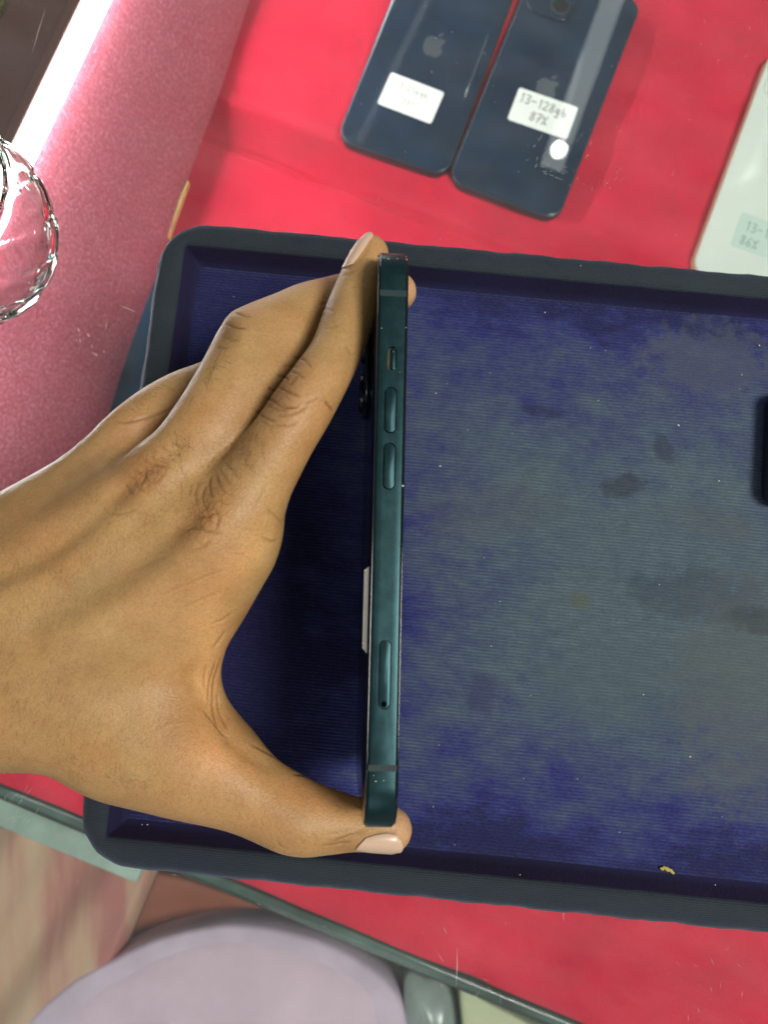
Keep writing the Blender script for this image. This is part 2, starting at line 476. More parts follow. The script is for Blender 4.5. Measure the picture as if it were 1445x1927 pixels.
# red velvet floor with a soft step
u_edge = case_uv(at(50, 1495, Z_LO))[1], case_uv(at(620, 1735, Z_LO))[1], case_uv(at(1090, 1927, Z_LO))[1]
v_front = sum(u_edge) / 3
v_stepL = case_uv(at(560, 322, Z_LO))[1]
v_stepU = case_uv(at(530, 224, Z_UP))[1]
def velvet_floor():
    us = np.linspace(-0.34, 0.42, 150)
    vs_ = np.concatenate([np.linspace(v_front, v_stepL - 0.012, 60), np.linspace(v_stepL - 0.010, v_stepU + 0.012, 26), np.linspace(v_stepU + 0.016, 0.62, 40)])
    verts, faces = [], []
    for v in vs_:
        for u in us:
            wob = 0.0010 * math.sin(u * 31 + 1.3) + 0.0004 * math.sin(u * 73)
            t = min(1, max(0, (v - v_stepL + wob) / (v_stepU - v_stepL)))
            t = t * t * (3 - 2 * t)
            z = Z_LO + (Z_UP - Z_LO) * t
            # seam dent at the foot of the step and slight sag of the cloth
            z -= 0.0045 * math.exp(-((v - v_stepL + 0.001 + wob) / 0.0016) ** 2)
            z += 0.0018 * math.exp(-((v - v_stepU + wob) / 0.004) ** 2)
            z += 0.0011 * math.sin(u * 40 + v * 23) * math.sin(v * 37 - u * 11) * (1 - t) + 0.0006 * math.sin(u * 95 - v * 60 + 2 * math.sin(v * 30))
            if v < v_front + 0.006: z -= 0.003 * (1 - (v - v_front) / 0.006) ** 2
            verts.append(u * e1 + v * e2 + np.array([0, 0, z]))
    nu = len(us)
    for j in range(len(vs_) - 1):
        for i in range(nu - 1):
            a = j * nu + i
            faces.append((a, a + 1, a + nu + 1, a + nu))
    return mesh_obj('shelf', verts, faces, M['red'], smooth=True)
tag(velvet_floor(), kind='structure')

# green glass front of the shelf: a slab under the velvet that sticks out, with a rounded lip
ge = empty('glass_shelf', rot=case_root_rot)
bm_obj('slab', box_bm(-0.34, 0.42, v_front - 0.010, v_front + 0.05, Z_LO - 0.011, Z_LO - 0.004, 0.002), M['green_edge'], ge, autosmooth=40)
bm_obj('lip', box_bm(-0.34, 0.42, v_front - 0.0062, v_front - 0.0012, Z_LO - 0.0035, Z_LO - 0.0005, 0.0013, 3), simple('pale_green_lip', (0.06, 0.10, 0.085), 0.15, 0, 0.6, 0.7, 16), ge, autosmooth=40)
tag(ge, 'green edged glass shelf front below the red velvet', 'shelf')

ug = case_uv(at(268, 1640, Z_LO - 0.012))[0]  # slab added to stand for the pale reflection on the shelf edge
tag(bm_obj('pale_reflection_plate', box_bm(-0.34, ug, v_front - 0.0265, v_front - 0.0105, Z_LO - 0.016, Z_LO - 0.010, 0.002), simple('pale_green_reflection', (0.28, 0.37, 0.32), 0.25, 0, 0.5, 0.3, 24), autosmooth=40), 'pale green reflection on the shelf edge at lower left, modelled as a plate', 'reflection').rotation_euler = case_root_rot
# floor of the case, far below
bm = box_bm(-0.5, 0.6, -0.65, 0.75, -0.372, -0.36)
tag(bm_obj('floor', bm, M['dark_base']), kind='structure').rotation_euler = case_root_rot

# rose velvet board along the left side of the case, its top edge under the strip lamp
vP = [(-0.20), 0.62]
def board():
    zl, zr = -0.022, -0.112
    pl = case_uv(at(58, 290, zl))[0]
    pr0 = at(186, 790, zr); pr1 = at(458, 0, zr)
    (ua, va), (ub, vb) = case_uv(pr0), case_uv(pr1)
    nv, nu = 60, 26
    root = empty('velvet_board')
    top, faces = [], []
    def pt(s, t, dz):
        v = -0.12 + 0.74 * t
        ur = ua + (ub - ua) * (v - va) / (vb - va)
        u = pl + (ur - pl) * s
        z = zl + (zr - zl) * s + 0.004 * math.sin(s * math.pi) + dz
        if s > 0.93: z -= 0.003 * ((s - 0.93) / 0.07) ** 2
        w = 0.0006 * math.sin(v * 55) * max(0, s - 0.7) / 0.3
        return (u + w) * e1 + v * e2 + np.array([0, 0, z])
    for dz in (0, -0.007):
        for j in range(nv + 1):
            for i in range(nu + 1): top.append(pt(i / nu, j / nv, dz))
    n1 = (nu + 1) * (nv + 1)
    for j in range(nv):
        for i in range(nu):
            a = j * (nu + 1) + i
            faces.append((a, a + 1, a + nu + 2, a + nu + 1))
            faces.append((n1 + a, n1 + a + nu + 1, n1 + a + nu + 2, n1 + a + 1))
    for j in range(nv):
        a = j * (nu + 1) + nu; faces.append((a, n1 + a, n1 + a + nu + 1, a + nu + 1))
        a = j * (nu + 1); faces.append((a, a + nu + 1, n1 + a + nu + 1, n1 + a))
    for i in range(nu):
        a = i; faces.append((a, n1 + a, n1 + a + 1, a + 1))
        a = nv * (nu + 1) + i; faces.append((a, a + 1, n1 + a + 1, n1 + a))
    mesh_obj('velvet_cover', top, faces, M['pink'], root, smooth=True, autosmooth=50)
    # bare wooden edge of the board where the cloth stops short
    A, B = at(353, 340, -0.119), at(312, 445, -0.119)
    d = (B - A) / np.linalg.norm(B - A); n = np.array([d[1], -d[0], 0])
    w = 0.0015
    vv = [A, A - n * w * 0.4, B - n * w, B + n * w]
    vv = vv + [p - np.array([0, 0, 0.004]) for p in vv]
    mesh_obj('wood_edge', vv, [(0, 1, 2, 3), (7, 6, 5, 4), (0, 4, 5, 1), (1, 5, 6, 2), (2, 6, 7, 3), (3, 7, 4, 0)], M['wood_edge'], root)
    tag(root, 'sloping rose velvet board glittering beside the strip lamp', 'board')
    return pl, zl
pl, zl = board()
# strip lamp tucked under the dark rail, and the rail
lampo = empty('strip_lamp', rot=case_root_rot)
bm_obj('diffuser', box_bm(pl - 0.0005, pl + 0.0050, -0.12, 0.62, zl + 0.0015, zl + 0.0130, 0.0015, 3), M['led'], lampo, autosmooth=40)
bm_obj('housing', box_bm(pl - 0.006, pl - 0.0007, -0.12, 0.62, zl - 0.004, zl + 0.0134, 0.0008), M['brown'], lampo)
tag(lampo, 'glowing white strip lamp along the rose velvet board', 'lamp')
rail = empty('side_rail', rot=case_root_rot)
ud = case_uv(at(38, 66, -0.045))[0]
bm_obj('board', box_bm(ud, pl - 0.0062, -0.12, 0.62, -0.060, zl - 0.006, 0.001), M['brown'], rail)
bm_obj('trim', box_bm(ud - 0.0016, ud - 0.0001, -0.12, 0.62, -0.060, zl - 0.004, 0.0003), M['brass'], rail)
tag(rail, 'dark brown rail left of the strip lamp', 'rail')
tag(bm_obj('corner_panel', box_bm(ud - 0.25, ud - 0.0018, -0.12, 0.62, -0.064, -0.046, 0.001), M['dark_green']), 'dark green panel in the far left corner', 'panel').rotation_euler = case_root_rot

# ------------------------------------------------------------------ things and modelled reflections below the front edge of the shelf
def outline_slab(name, pts, z, thick, m, parent=None, dome=0.0, bevel=0.002):
    """a soft slab with the given outline, edges rounded over, raised in the middle"""
    P = np.array([at(x, y, z)[:2] for x, y in pts])
    # resample the closed outline smoothly
    Q = []
    n = len(P)
    for i in range(n):
        p0, p1, p2, p3 = P[i - 1], P[i], P[(i + 1) % n], P[(i + 2) % n]
        for k in range(6):
            t = k / 6
            Q.append(0.5 * ((2 * p1) + (-p0 + p2) * t + (2 * p0 - 5 * p1 + 4 * p2 - p3) * t * t + (-p0 + 3 * p1 - 3 * p2 + p3) * t ** 3))
    Q = np.array(Q); c = Q.mean(0)
    rings = [(1.0, -thick), (1.0, -0.004), (0.985, -0.001), (0.96, 0.0)] + [(s, dome * (1 - s * s)) for s in (0.85, 0.7, 0.5, 0.3, 0.12)]
    verts, faces = [], []
    m_ = len(Q)
    for s, dz in rings:
        for q in Q:
            p = c + (q - c) * s
            verts.append((p[0], p[1], z + dz))
    for r in range(len(rings) - 1):
        for i in range(m_):
            a, b_ = r * m_ + i, r * m_ + (i + 1) % m_
            faces.append((a, b_, b_ + m_, a + m_))
    faces.append(tuple(range((len(rings) - 1) * m_, len(rings) * m_)))
    faces.append(tuple(reversed(range(m_))))
    o = mesh_obj(name, verts, faces, m, parent, smooth=True)
    bm = bmesh.new(); bm.from_mesh(o.data); bmesh.ops.recalc_face_normals(bm, faces=bm.faces); bm.to_mesh(o.data); bm.free()
    return o
lc = empty('shirt_reflection')  # reflection of a lavender shirt in the glass, built as a solid slab
outline_slab('cover', [(30, 1960), (120, 1862), (205, 1812), (300, 1768), (430, 1742), (560, 1760), (660, 1800), (735, 1858), (765, 1930), (770, 2100), (600, 2300), (200, 2300), (20, 2120)], -0.230, 0.05, M['reflection_rim'], lc, 0.002)  # rim slab of the shirt reflection, no real cover
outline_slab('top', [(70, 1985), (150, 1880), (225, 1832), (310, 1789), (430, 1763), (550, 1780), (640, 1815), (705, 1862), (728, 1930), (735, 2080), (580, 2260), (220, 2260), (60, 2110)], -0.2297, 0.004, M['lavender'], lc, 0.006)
tag(lc, 'lavender shirt reflection in the glass, modelled as a slab below the shelf front', 'shirt_reflection')
tag(outline_slab('terracotta_board', [(150, 1700), (260, 1640), (480, 1700), (560, 1760), (480, 1800), (250, 1880), (120, 1800)], -0.262, 0.01, M['terracotta'], None), 'reddish brown board behind the lavender shirt reflection', 'board')
# reflection of an arm in the glass, modelled as a folded sheet
def arm_reflection():
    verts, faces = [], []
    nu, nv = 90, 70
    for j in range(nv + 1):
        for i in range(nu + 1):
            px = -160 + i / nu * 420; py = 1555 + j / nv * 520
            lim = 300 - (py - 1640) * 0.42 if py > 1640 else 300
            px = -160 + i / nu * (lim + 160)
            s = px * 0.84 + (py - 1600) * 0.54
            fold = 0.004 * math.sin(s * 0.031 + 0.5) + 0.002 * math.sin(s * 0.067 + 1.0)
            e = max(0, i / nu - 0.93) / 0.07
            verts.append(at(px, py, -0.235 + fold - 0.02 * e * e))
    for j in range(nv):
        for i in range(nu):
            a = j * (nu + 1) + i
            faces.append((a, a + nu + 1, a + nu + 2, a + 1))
    o = mesh_obj('arm_reflection_sheet', verts, faces, None, None, smooth=True)
    o.data.materials.append(M['arm_reflection'])
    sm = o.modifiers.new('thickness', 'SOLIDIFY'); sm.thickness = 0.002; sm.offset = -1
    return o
tag(arm_reflection(), 'beige and dusty rose arm reflection at the lower left, modelled as a folded sheet', 'cloth')  # stands for the arm reflection, no real cloth
tag(outline_slab('cream_box', [(866, 1852), (905, 1880), (985, 1922), (1040, 1960), (1030, 2080), (880, 2060), (872, 1950)], -0.22, 0.06, M['card'], None), 'pale cream box below the shelf front, right of the lavender shirt reflection', 'box')
gp = outline_slab('plastic_cover', [(760, 1850), (800, 1842), (850, 1862), (862, 1930), (865, 2060), (780, 2060)], -0.236, 0.03, M['grey_plastic'], None, 0.012)
tag(gp, 'shiny grey plastic cover between lavender shirt reflection and cream box', 'cover')
# ------------------------------------------------------------------ phones
PW, PL = 0.0715, 0.1560
def apple_outline():
    right = [(0, 0.58), (0.14, 0.60), (0.30, 0.68), (0.48, 0.68), (0.66, 0.60), (0.76, 0.50), (0.66, 0.40), (0.57, 0.26), (0.55, 0.10), (0.58, -0.08), (0.68, -0.24), (0.80, -0.33),
             (0.74, -0.50), (0.62, -0.72), (0.46, -0.92), (0.34, -0.98), (0.20, -0.96), (0.06, -0.90)]
    left = [(-0.06, -0.90), (-0.20, -0.96), (-0.34, -0.98), (-0.48, -0.90), (-0.64, -0.70), (-0.76, -0.44), (-0.82, -0.14), (-0.82, 0.16), (-0.74, 0.42), (-0.60, 0.60), (-0.42, 0.68), (-0.26, 0.68), (-0.12, 0.61)]
    leaf = [(0.00, 0.72), (0.02, 0.88), (0.12, 1.04), (0.28, 1.16), (0.37, 1.18), (0.37, 1.04), (0.30, 0.90), (0.18, 0.78)]
    return right + left, leaf
def emblem(parent, x, y, z, s, m):
    body, leaf = apple_outline()
    bm = bmesh.new()
    for poly in (body, leaf):
        lo = [bm.verts.new((x + px * s, y + py * s, z - 0.0001)) for px, py in poly]
        hi = [bm.verts.new((x + px * s, y + py * s, z + 0.00004)) for px, py in poly]
        bm.faces.new(hi)
        n = len(poly)
        for i in range(n): bm.faces.new((lo[i], lo[(i + 1) % n], hi[(i + 1) % n], hi[i]))
    return bm_obj('emblem', bm, m, parent)
GLYPH = {
    '1': [[(0.25, 0.8), (0.4, 1.0), (0.38, 0.0)]],
    '2': [[(0.05, 0.8), (0.25, 1.0), (0.48, 0.85), (0.4, 0.5), (0.05, 0.05), (0.55, 0.05)]],
    '3': [[(0.08, 0.95), (0.4, 1.0), (0.5, 0.8), (0.22, 0.55), (0.52, 0.35), (0.4, 0.03), (0.05, 0.05)]],
    '5': [[(0.5, 1.0), (0.15, 0.98), (0.12, 0.58), (0.4, 0.6), (0.52, 0.3), (0.35, 0.0), (0.05, 0.06)]],
    '6': [[(0.45, 1.0), (0.15, 0.65), (0.07, 0.25), (0.25, 0.0), (0.48, 0.2), (0.38, 0.48), (0.1, 0.35)]],
    '7': [[(0.05, 0.97), (0.52, 1.0), (0.25, 0.0)], [(0.15, 0.5), (0.45, 0.52)]],
    '8': [[(0.3, 0.55), (0.1, 0.8), (0.3, 1.0), (0.5, 0.8), (0.3, 0.55), (0.08, 0.25), (0.3, 0.0), (0.52, 0.25), (0.3, 0.55)]],
    '-': [[(0.05, 0.5), (0.5, 0.52)]],
    'g': [[(0.45, 0.6), (0.15, 0.6), (0.08, 0.3), (0.3, 0.15), (0.46, 0.55), (0.42, -0.25), (0.12, -0.3)]],
    'b': [[(0.12, 1.0), (0.1, 0.05), (0.4, 0.05), (0.48, 0.35), (0.3, 0.5), (0.1, 0.35)]],
    '%': [[(0.1, 0.9), (0.2, 0.7), (0.05, 0.7), (0.1, 0.9)], [(0.5, 1.0), (0.05, 0.0)], [(0.42, 0.3), (0.5, 0.1), (0.35, 0.08), (0.42, 0.3)]],
}
def handwriting(name, text, x, y, h, z, width, m, parent, slope=0.0, adv=0.68):
    """pen strokes as thin ribbons"""
    bm = bmesh.new()
    pen = x
    for ch in text:
        if ch == ' ': pen += h * adv * 0.8; continue
        for st in GLYPH[ch]:
            P = [np.array([pen + a * h + random.uniform(-.02, .02) * h, y + b_ * h + slope * (pen - x) + random.uniform(-.02, .02) * h]) for a, b_ in st]
            for a, b_ in zip(P[:-1], P[1:]):
                d = b_ - a; L = np.linalg.norm(d)
                if L < 1e-7: continue
                d /= L; n = np.array([-d[1], d[0]]) * width / 2; ex = d * width * 0.35
                q = [a - ex - n, b_ + ex - n, b_ + ex + n, a - ex + n]
                zz = z + random.uniform(0, 0.00002)
                bm.faces.new([bm.verts.new((p[0], p[1], zz)) for p in q])
        pen += h * adv
    return bm_obj(name, bm, m, parent)

def shelf_phone(corner, ang, z, back, frame, label, group, sticker=None, text=(), emb=True, bump_=True, inkm='ink', paperm='paper'):
    """phone lying on its screen; corner = its lower left back corner, world xy"""
    t = empty('phone', (corner[0], corner[1], z), (0, 0, ang))
    o = bm_obj('frame', prism([(x + PW / 2, y + PL / 2) for x, y in rrect(PW, PL, 0.0105, 12)], 0, PH_T - 0.0006, 0.0006, 3), frame, t, autosmooth=35)
    o = bm_obj('back_glass', prism([(x + PW / 2, y + PL / 2) for x, y in rrect(PW - 0.0014, PL - 0.0014, 0.0098, 12)], PH_T - 0.0007, PH_T, 0.0003, 2), back, t, autosmooth=35)
    zt = PH_T
    if emb: emblem(t, PW / 2, PL / 2 + 0.001, zt, 0.0082, M['emblem'])
    if bump_:
        cb = bm_obj('camera_bump', prism([(x + 0.0185, y + PL - 0.0185) for x, y in rrect(0.029, 0.029, 0.0075, 8)], zt - 0.0002, zt + 0.0015, 0.0006, 3), back, t, autosmooth=35)
        for (lx, ly) in ((0.0122, PL - 0.0122), (0.0248, PL - 0.0248)):
            circ = [(lx + 0.0062 * math.cos(a), ly + 0.0062 * math.sin(a)) for a in np.linspace(0, 2 * math.pi, 33)[:-1]]
            rg = bm_obj('lens_ring', prism(circ, zt + 0.001, zt + 0.003, 0.0004, 2), frame, cb, autosmooth=35)
            circ = [(lx + 0.0050 * math.cos(a), ly + 0.0050 * math.sin(a)) for a in np.linspace(0, 2 * math.pi, 33)[:-1]]
            bm_obj('lens', prism(circ, zt + 0.0028, zt + 0.00315, 0.0001, 1), M['lens'], cb, autosmooth=35)
    if sticker:
        (sx, sy, sw, sh, sa) = sticker
        R = Matrix.Translation((sx, sy, 0)) @ Matrix.Rotation(sa, 4, 'Z')
        s = bm_obj('sticker', prism(rrect(sw, sh, 0.0016, 5), zt - 0.00005, zt + 0.00022), M[paperm], t)
        s.matrix_local = R
        for (tx, x, y, h, w) in text:
            handwriting('writing', tx, x, y, h, zt + 0.00026, w, M[inkm], s, slope=-0.03)
    tag(t, label, 'phone', group)
    return t
def local_of(p, corner, ang):
    d = np.array(p[:2]) - np.array(corner[:2])
    return d[0] * math.cos(ang) + d[1] * math.sin(ang), -d[0] * math.sin(ang) + d[1] * math.cos(ang)
def phone_corner(left_pts, bottom_pts, z, ang):
    """corner from one point on the left edge and one on the bottom edge"""
    A = at(*left_pts, z)[:2]; B = at(*bottom_pts, z)[:2]
    ex = np.array([math.cos(ang), math.sin(ang)]); ey = np.array([-math.sin(ang), math.cos(ang)])
    return ex * (A @ ex) + ey * (B @ ey)
z_top = Z_UP + PH_T
ang1, ang2 = math.radians(-20.0), math.radians(-21.4)
c1 = phone_corner((690, 115), (734, 296), z_top, ang1)
s1 = local_of(at(773, 185, z_top), c1, ang1)
shelf_phone(c1, ang1, Z_UP + 0.0002, M['navy_back'], M['navy_frame'], 'dark navy phone face down with overexposed white sticker, nearer the velvet board', 'phones lying face down on red velvet',
            (s1[0], s1[1], 0.0355, 0.0225, math.radians(-2.5)), [('13 256gb', -0.0125, 0.0035, 0.0042, 0.0004), ('88%', -0.004, -0.0055, 0.0042, 0.00025)], inkm='faint_ink')
c2 = phone_corner((905, 183), (948, 378), z_top, ang2)
s2 = local_of(at(1021, 214, z_top), c2, ang2)
shelf_phone(c2, ang2, Z_UP + 0.0002, M['navy_back'], M['navy_frame'], 'dark navy phone face down with a lamp reflected below its sticker', 'phones lying face down on red velvet',
            (s2[0], s2[1], 0.0385, 0.0225, math.radians(1.0)), [('13-128gb', -0.0172, 0.0026, 0.0058, 0.0008), ('87%', -0.0070, -0.0070, 0.0058, 0.0008)])
ang3 = math.radians(-21.6)
c3 = phone_corner((1372, 306), (1320, 520), z_top, ang3)
s3 = local_of(at(1425, 445, z_top), c3, ang3)
shelf_phone(c3, ang3, Z_UP + 0.0002, M['cream_back'], M['cream_frame'], 'pale cream phone face down at the right edge above the tray', 'phones lying face down on red velvet',
            (s3[0] + 0.004, s3[1], 0.036, 0.0225, 0), [('13-128', -0.0135, 0.001, 0.0058, 0.0008), ('86%', -0.0135, -0.0085, 0.0058, 0.0008)], inkm='pale_ink', paperm='pale_paper')
# blue phone half hidden between the board and the tray
zb = Z_LO + 0.0005
ang4 = math.radians(-16.0)
c4 = phone_corner((165, 700), (230, 1010), zb + PH_T, ang4)
t4 = shelf_phone(c4, ang4, zb, M['blue_back'], M['blue_back'], 'slate blue phone showing as a strip between velvet board and tray', 'phones lying face down on red velvet', emb=False, bump_=False)

# ------------------------------------------------------------------ counter glass
cg = empty('counter_glass', rot=case_root_rot)
bm_obj('pane', box_bm(-0.5, 0.6, -0.65, 0.62, -0.006, 0.0), M['counter_glass'], cg)
def sliver(bm, p, q, w):
    p, q = np.array(p[:2]), np.array(q[:2])
    d = q - p; L = np.linalg.norm(d) + 1e-9; d /= L; n = np.array([-d[1], d[0]]) * w / 2
    m_ = (p + q) / 2 + n * random.uniform(-2, 2)
    pts = [p, m_ - n, q, m_ + n]
    vs4 = [bm.verts.new((x[0], x[1], 0.00012)) for x in pts]
    bm.faces.new(vs4)
sb = bmesh.new()
def scratch_zone(n, x0, x1, y0, y1, l0, l1, ang0, spread, w=0.00014):
    for _ in range(n):
        x, y = random.uniform(x0, x1), random.uniform(y0, y1)
        a = math.radians(ang0 + random.gauss(0, spread)); l = random.uniform(l0, l1)
        sliver(sb, at(x, y, 0), at(x + l * math.cos(a), y + l * math.sin(a), 0), w * random.uniform(0.5, 1.3))
scratch_zone(18, 1075, 1170, 235, 360, 4, 14, -60, 25, 0.0001)
scratch_zone(14, 1010, 1060, 310, 335, 5, 16, 15, 15)
scratch_zone(16, 1000, 1045, 240, 320, 4, 14, -70, 20)
scratch_zone(5, 140, 165, 614, 640, 5, 12, 42, 20, 0.00035)
scratch_zone(5, 170, 200, 645, 675, 5, 12, 48, 20, 0.0003)
scratch_zone(34, 0, 75, 1440, 1560, 6, 34, -50, 22, 0.00009)
scratch_zone(16, 790, 970, 1730, 1925, 4, 34, 62, 40, 0.00007)
scratch_zone(9, 1290, 1400, 1800, 1927, 4, 18, 70, 30, 0.00009)
scratch_zone(40, 650, 1440, 10, 470, 3, 10, 20, 60, 0.00009)
scratch_zone(36, 20, 700, 1640, 1920, 3, 12, 70, 50, 0.0001)
scratch_zone(20, 60, 330, 60, 600, 3, 14, 80, 60, 0.00009)
for (a, b_) in (((224, 574), (262, 590)), ((203, 600), (199, 622)), ((88, 12), (60, 105)), ((860, 1780), (858, 1860)), ((1060, 1690), (1060, 1735))):
    sliver(sb, at(*a, 0), at(*b_, 0), 0.00022)
tag(bm_obj('scratches', sb, M['scratch'], cg), kind='stuff')
bpy.data.objects['scratches'].rotation_euler = (0, 0, -CASE)
to_counter(cg)
tag(cg, 'scratched clear glass counter top under the navy tray', 'glass pane')

# ------------------------------------------------------------------ navy tray
TRAY_A = math.radians(-5.57)
tu = np.array([math.cos(TRAY_A), math.sin(TRAY_A)]); tv = np.array([-math.sin(TRAY_A), math.cos(TRAY_A)])
TL, BL = np.array([-0.0899, 0.1556]), np.array([-0.1145, -0.0953])
TRH = float(np.linalg.norm(TL - BL)); TRW = 0.372
tc = (TL + BL) / 2 + tu * TRW / 2
def tray_xy(px, py, z=0.0075):
    d = at(px, py, z)[:2] - tc
    return float(d @ tu), float(d @ tv)
TRAY_STAINS_LIGHT = []  # stains, plus a pale patch painting the brighter light at lower right
for (px, py, rx, ry, colr, amt, ang) in [
        (1175, 915, 0.0105, 0.0055, (0.024, 0.028, 0.044), 0.6, 0.35), (1246, 845, 0.006, 0.0045, (0.026, 0.030, 0.046), 0.5, -0.9), (1020, 775, 0.009, 0.003, (0.016, 0.016, 0.05), 0.6, -0.1),
        (1088, 1130, 0.006, 0.004, (0.085, 0.095, 0.05), 0.5, 0), (1330, 980, 0.022, 0.008, (0.075, 0.088, 0.085), 0.35, -0.1), (1310, 1120, 0.03, 0.012, (0.028, 0.038, 0.062), 0.45, 0),
        (1330, 680, 0.03, 0.018, (0.075, 0.09, 0.11), 0.55, 0.1), (1420, 1165, 0.012, 0.006, (0.012, 0.018, 0.035), 0.7, 0), (905, 1305, 0.007, 0.009, (0.024, 0.020, 0.085), 0.4, 0), (1200, 1290, 0.05, 0.02, (0.06, 0.085, 0.10), 0.35, 0),
        (1400, 1300, 0.03, 0.05, (0.085, 0.10, 0.10), 0.5, 0), (930, 960, 0.03, 0.012, (0.075, 0.088, 0.10), 0.35, 0.2)]:
    x, y = tray_xy(px, py)
    TRAY_STAINS_LIGHT.append((x, y, rx, ry, colr, amt, ang))
M['tray_floor'] = tray_cloth('worn_indigo_cloth', True)
M['tray_rim'] = tray_cloth('dark_slate_cloth', False)
M['tray_wall'] = velvet('indigo_wall_cloth', (0.009, 0.008, 0.036), 700, 0.0004, 0.05, 0.4)
tray = empty('display_tray', (tc[0], tc[1], 0.0), (0, 0, TRAY_A))
def tray_loop(ins, z, rad, jit=0.0):
    w, h = TRW - 2 * ins, TRH - 2 * ins
    out = []
    base = rrect(w, h, max(rad, 0.0006), 12)
    # subdivide the straight sides
    n = len(base)
    for i in range(n):
        a, b_ = np.array(base[i]), np.array(base[(i + 1) % n])
        k = 80 if (i % 13 == 12) else 1
        for s in range(k): out.append(a + (b_ - a) * s / k)
    res = []
    for i, p in enumerate(out):
        j = jit * (math.sin(p[0] * 210 + p[1] * 170) * 0.6 + math.sin(p[0] * 530 - p[1] * 420 + 1) * 0.4)
        nn = p / (np.linalg.norm(p) + 1e-9)
        res.append((p[0] + nn[0] * j, p[1] + nn[1] * j, z + jit * 0.4 * math.sin(p[0] * 330 + p[1] * 260)))
    return res
prof = [(-0.0008, 0.0008, 0.020, 0), (-0.0012, 0.006, 0.020, 0.0002), (-0.0010, 0.014, 0.020, 0.0004), (0.0006, 0.0172, 0.0195, 0.0004), (0.0018, 0.0192, 0.0185, 0.0003), (0.0038, 0.0200, 0.0165, 0.0002), (0.0062, 0.0202, 0.012, 0.0001),
        (0.0088, 0.0201, 0.005, 0.0001), (0.0101, 0.0197, 0.002, 0.00015), (0.0108, 0.0186, 0.0010, 0.0001), (0.0113, 0.0165, 0.0008, 0), (0.0124, 0.0112, 0.0010, 0), (0.0134, 0.0082, 0.0012, 0), (0.0150, 0.0070, 0.0012, 0)]
loops = [tray_loop(*p) for p in prof]
verts = [v for l in loops for v in l]; n = len(loops[0]); faces = []
NRIM = 10
for r in range(NRIM - 1):
    for i in range(n):
        faces.append((r * n + i, r * n + (i + 1) % n, (r + 1) * n + (i + 1) % n, (r + 1) * n + i))
faces.append(tuple(reversed(range(n))))
mesh_obj('rim', verts[:n * NRIM], faces, M['tray_rim'], tray, smooth=True)
wl = verts[n * (NRIM - 1):]
mesh_obj('inner_wall', wl, [(r * n + i, r * n + (i + 1) % n, (r + 1) * n + (i + 1) % n, (r + 1) * n + i) for r in range(len(loops) - NRIM) for i in range(n)], M['tray_wall'], tray, smooth=True)
fw, fh = TRW - 0.0280, TRH - 0.0280
nx, ny = 150, 110
verts, faces = [], []
for j in range(ny + 1):
    for i in range(nx + 1):
        x, y = (i / nx - 0.5) * fw, (j / ny - 0.5) * fh
        e = min(fw / 2 - abs(x), fh / 2 - abs(y))
        z = 0.0072 + 0.0012 * (1 - math.exp(-e / 0.008)) + 0.00025 * math.sin(x * 60 + y * 35) * math.sin(y * 80 - x * 20)
        z += 0.0005 * math.exp(-((e - 0.003) / 0.002) ** 2)
        verts.append((x, y, z))
for j in range(ny):
    for i in range(nx):
        a = j * (nx + 1) + i
        faces.append((a, a + 1, a + nx + 2, a + nx + 1))
mesh_obj('floor_pad', verts, faces, M['tray_floor'], tray, smooth=True)
to_counter(tray)
tag(tray, 'navy cloth covered display tray, worn grey in the middle', 'tray')

# dark little case at the right edge of the frame
cxy = at(1441, 855, 0.016)
bmc = prism(rrect(0.06, 0.046, 0.006, 6), 0.0088, 0.018, 0.002, 3)
co_ = bm_obj('small_case', bmc, simple('black_case_plastic', (0.008, 0.011, 0.02), 0.45), autosmooth=40)
co_.location = (cxy[0] + 0.0316, cxy[1], 0); co_.rotation_euler = (0, 0, TRAY_A)
to_counter(co_)
tag(co_, 'dark rounded case in the tray, cut off by the right picture edge', 'case')
# lint and crumbs on the tray
lb = bmesh.new()
def speck(bm, px, py, z, s, stretch=1.0, ang=0.0):
    p = at(px, py, z)
    mtx = Matrix.Translation(Vector(p)) @ Matrix.Rotation(ang, 4, 'Z') @ Matrix.Diagonal((s * stretch, s, s * 0.6, 1))
    bmesh.ops.create_icosphere(bm, subdivisions=1, radius=1.0, matrix=mtx)
for (x, y, s, st) in [(820, 740, .00045, 1), (828, 877, .0005, 1.3), (1276, 800, .0005, 1.6), (1025, 588, .00035, 1.6), (1240, 1100, .0003, 1.4), (940, 1132, .0003, 1.3), (1210, 1307, .0004, 1.2), (1352, 905, .0003, 2.4), (985, 1465, .0003, 1), (1086, 1466, .0003, 1),
                      (815, 1518, .0003, 1), (1165, 1566, .00035, 1), (1428, 650, .0005, 1), (1395, 705, .0004, 1), (978, 1646, .0003, 1), (855, 1590, .0004, .6), (1345, 1665, .0004, .5), (1298, 1424, .0004, 1.6), (268, 1552, .0004, 1), (278, 1552, .0004, 1), (1092, 500, .0003, 1), (440, 558, .0003, 1)]:
    speck(lb, x, y, 0.0088 if 500 < y < 1640 else 0.0203, s * 0.6, st, random.uniform(-1, 1))
for _ in range(16):
    speck(lb, random.uniform(790, 1440), random.uniform(640, 1580), 0.0086, random.uniform(.00007, .00014), random.uniform(1, 2.5), random.uniform(-.4, .4))
tag(bm_obj('lint', lb, M['lint'], tray), kind='stuff')
bpy.data.objects['lint'].matrix_parent_inverse = tray.matrix_world.inverted() if False else Matrix.LocRotScale(Vector((tc[0], tc[1], 0)), Matrix.Rotation(TRAY_A, 3, 'Z'), None).inverted()
cb_ = bmesh.new()
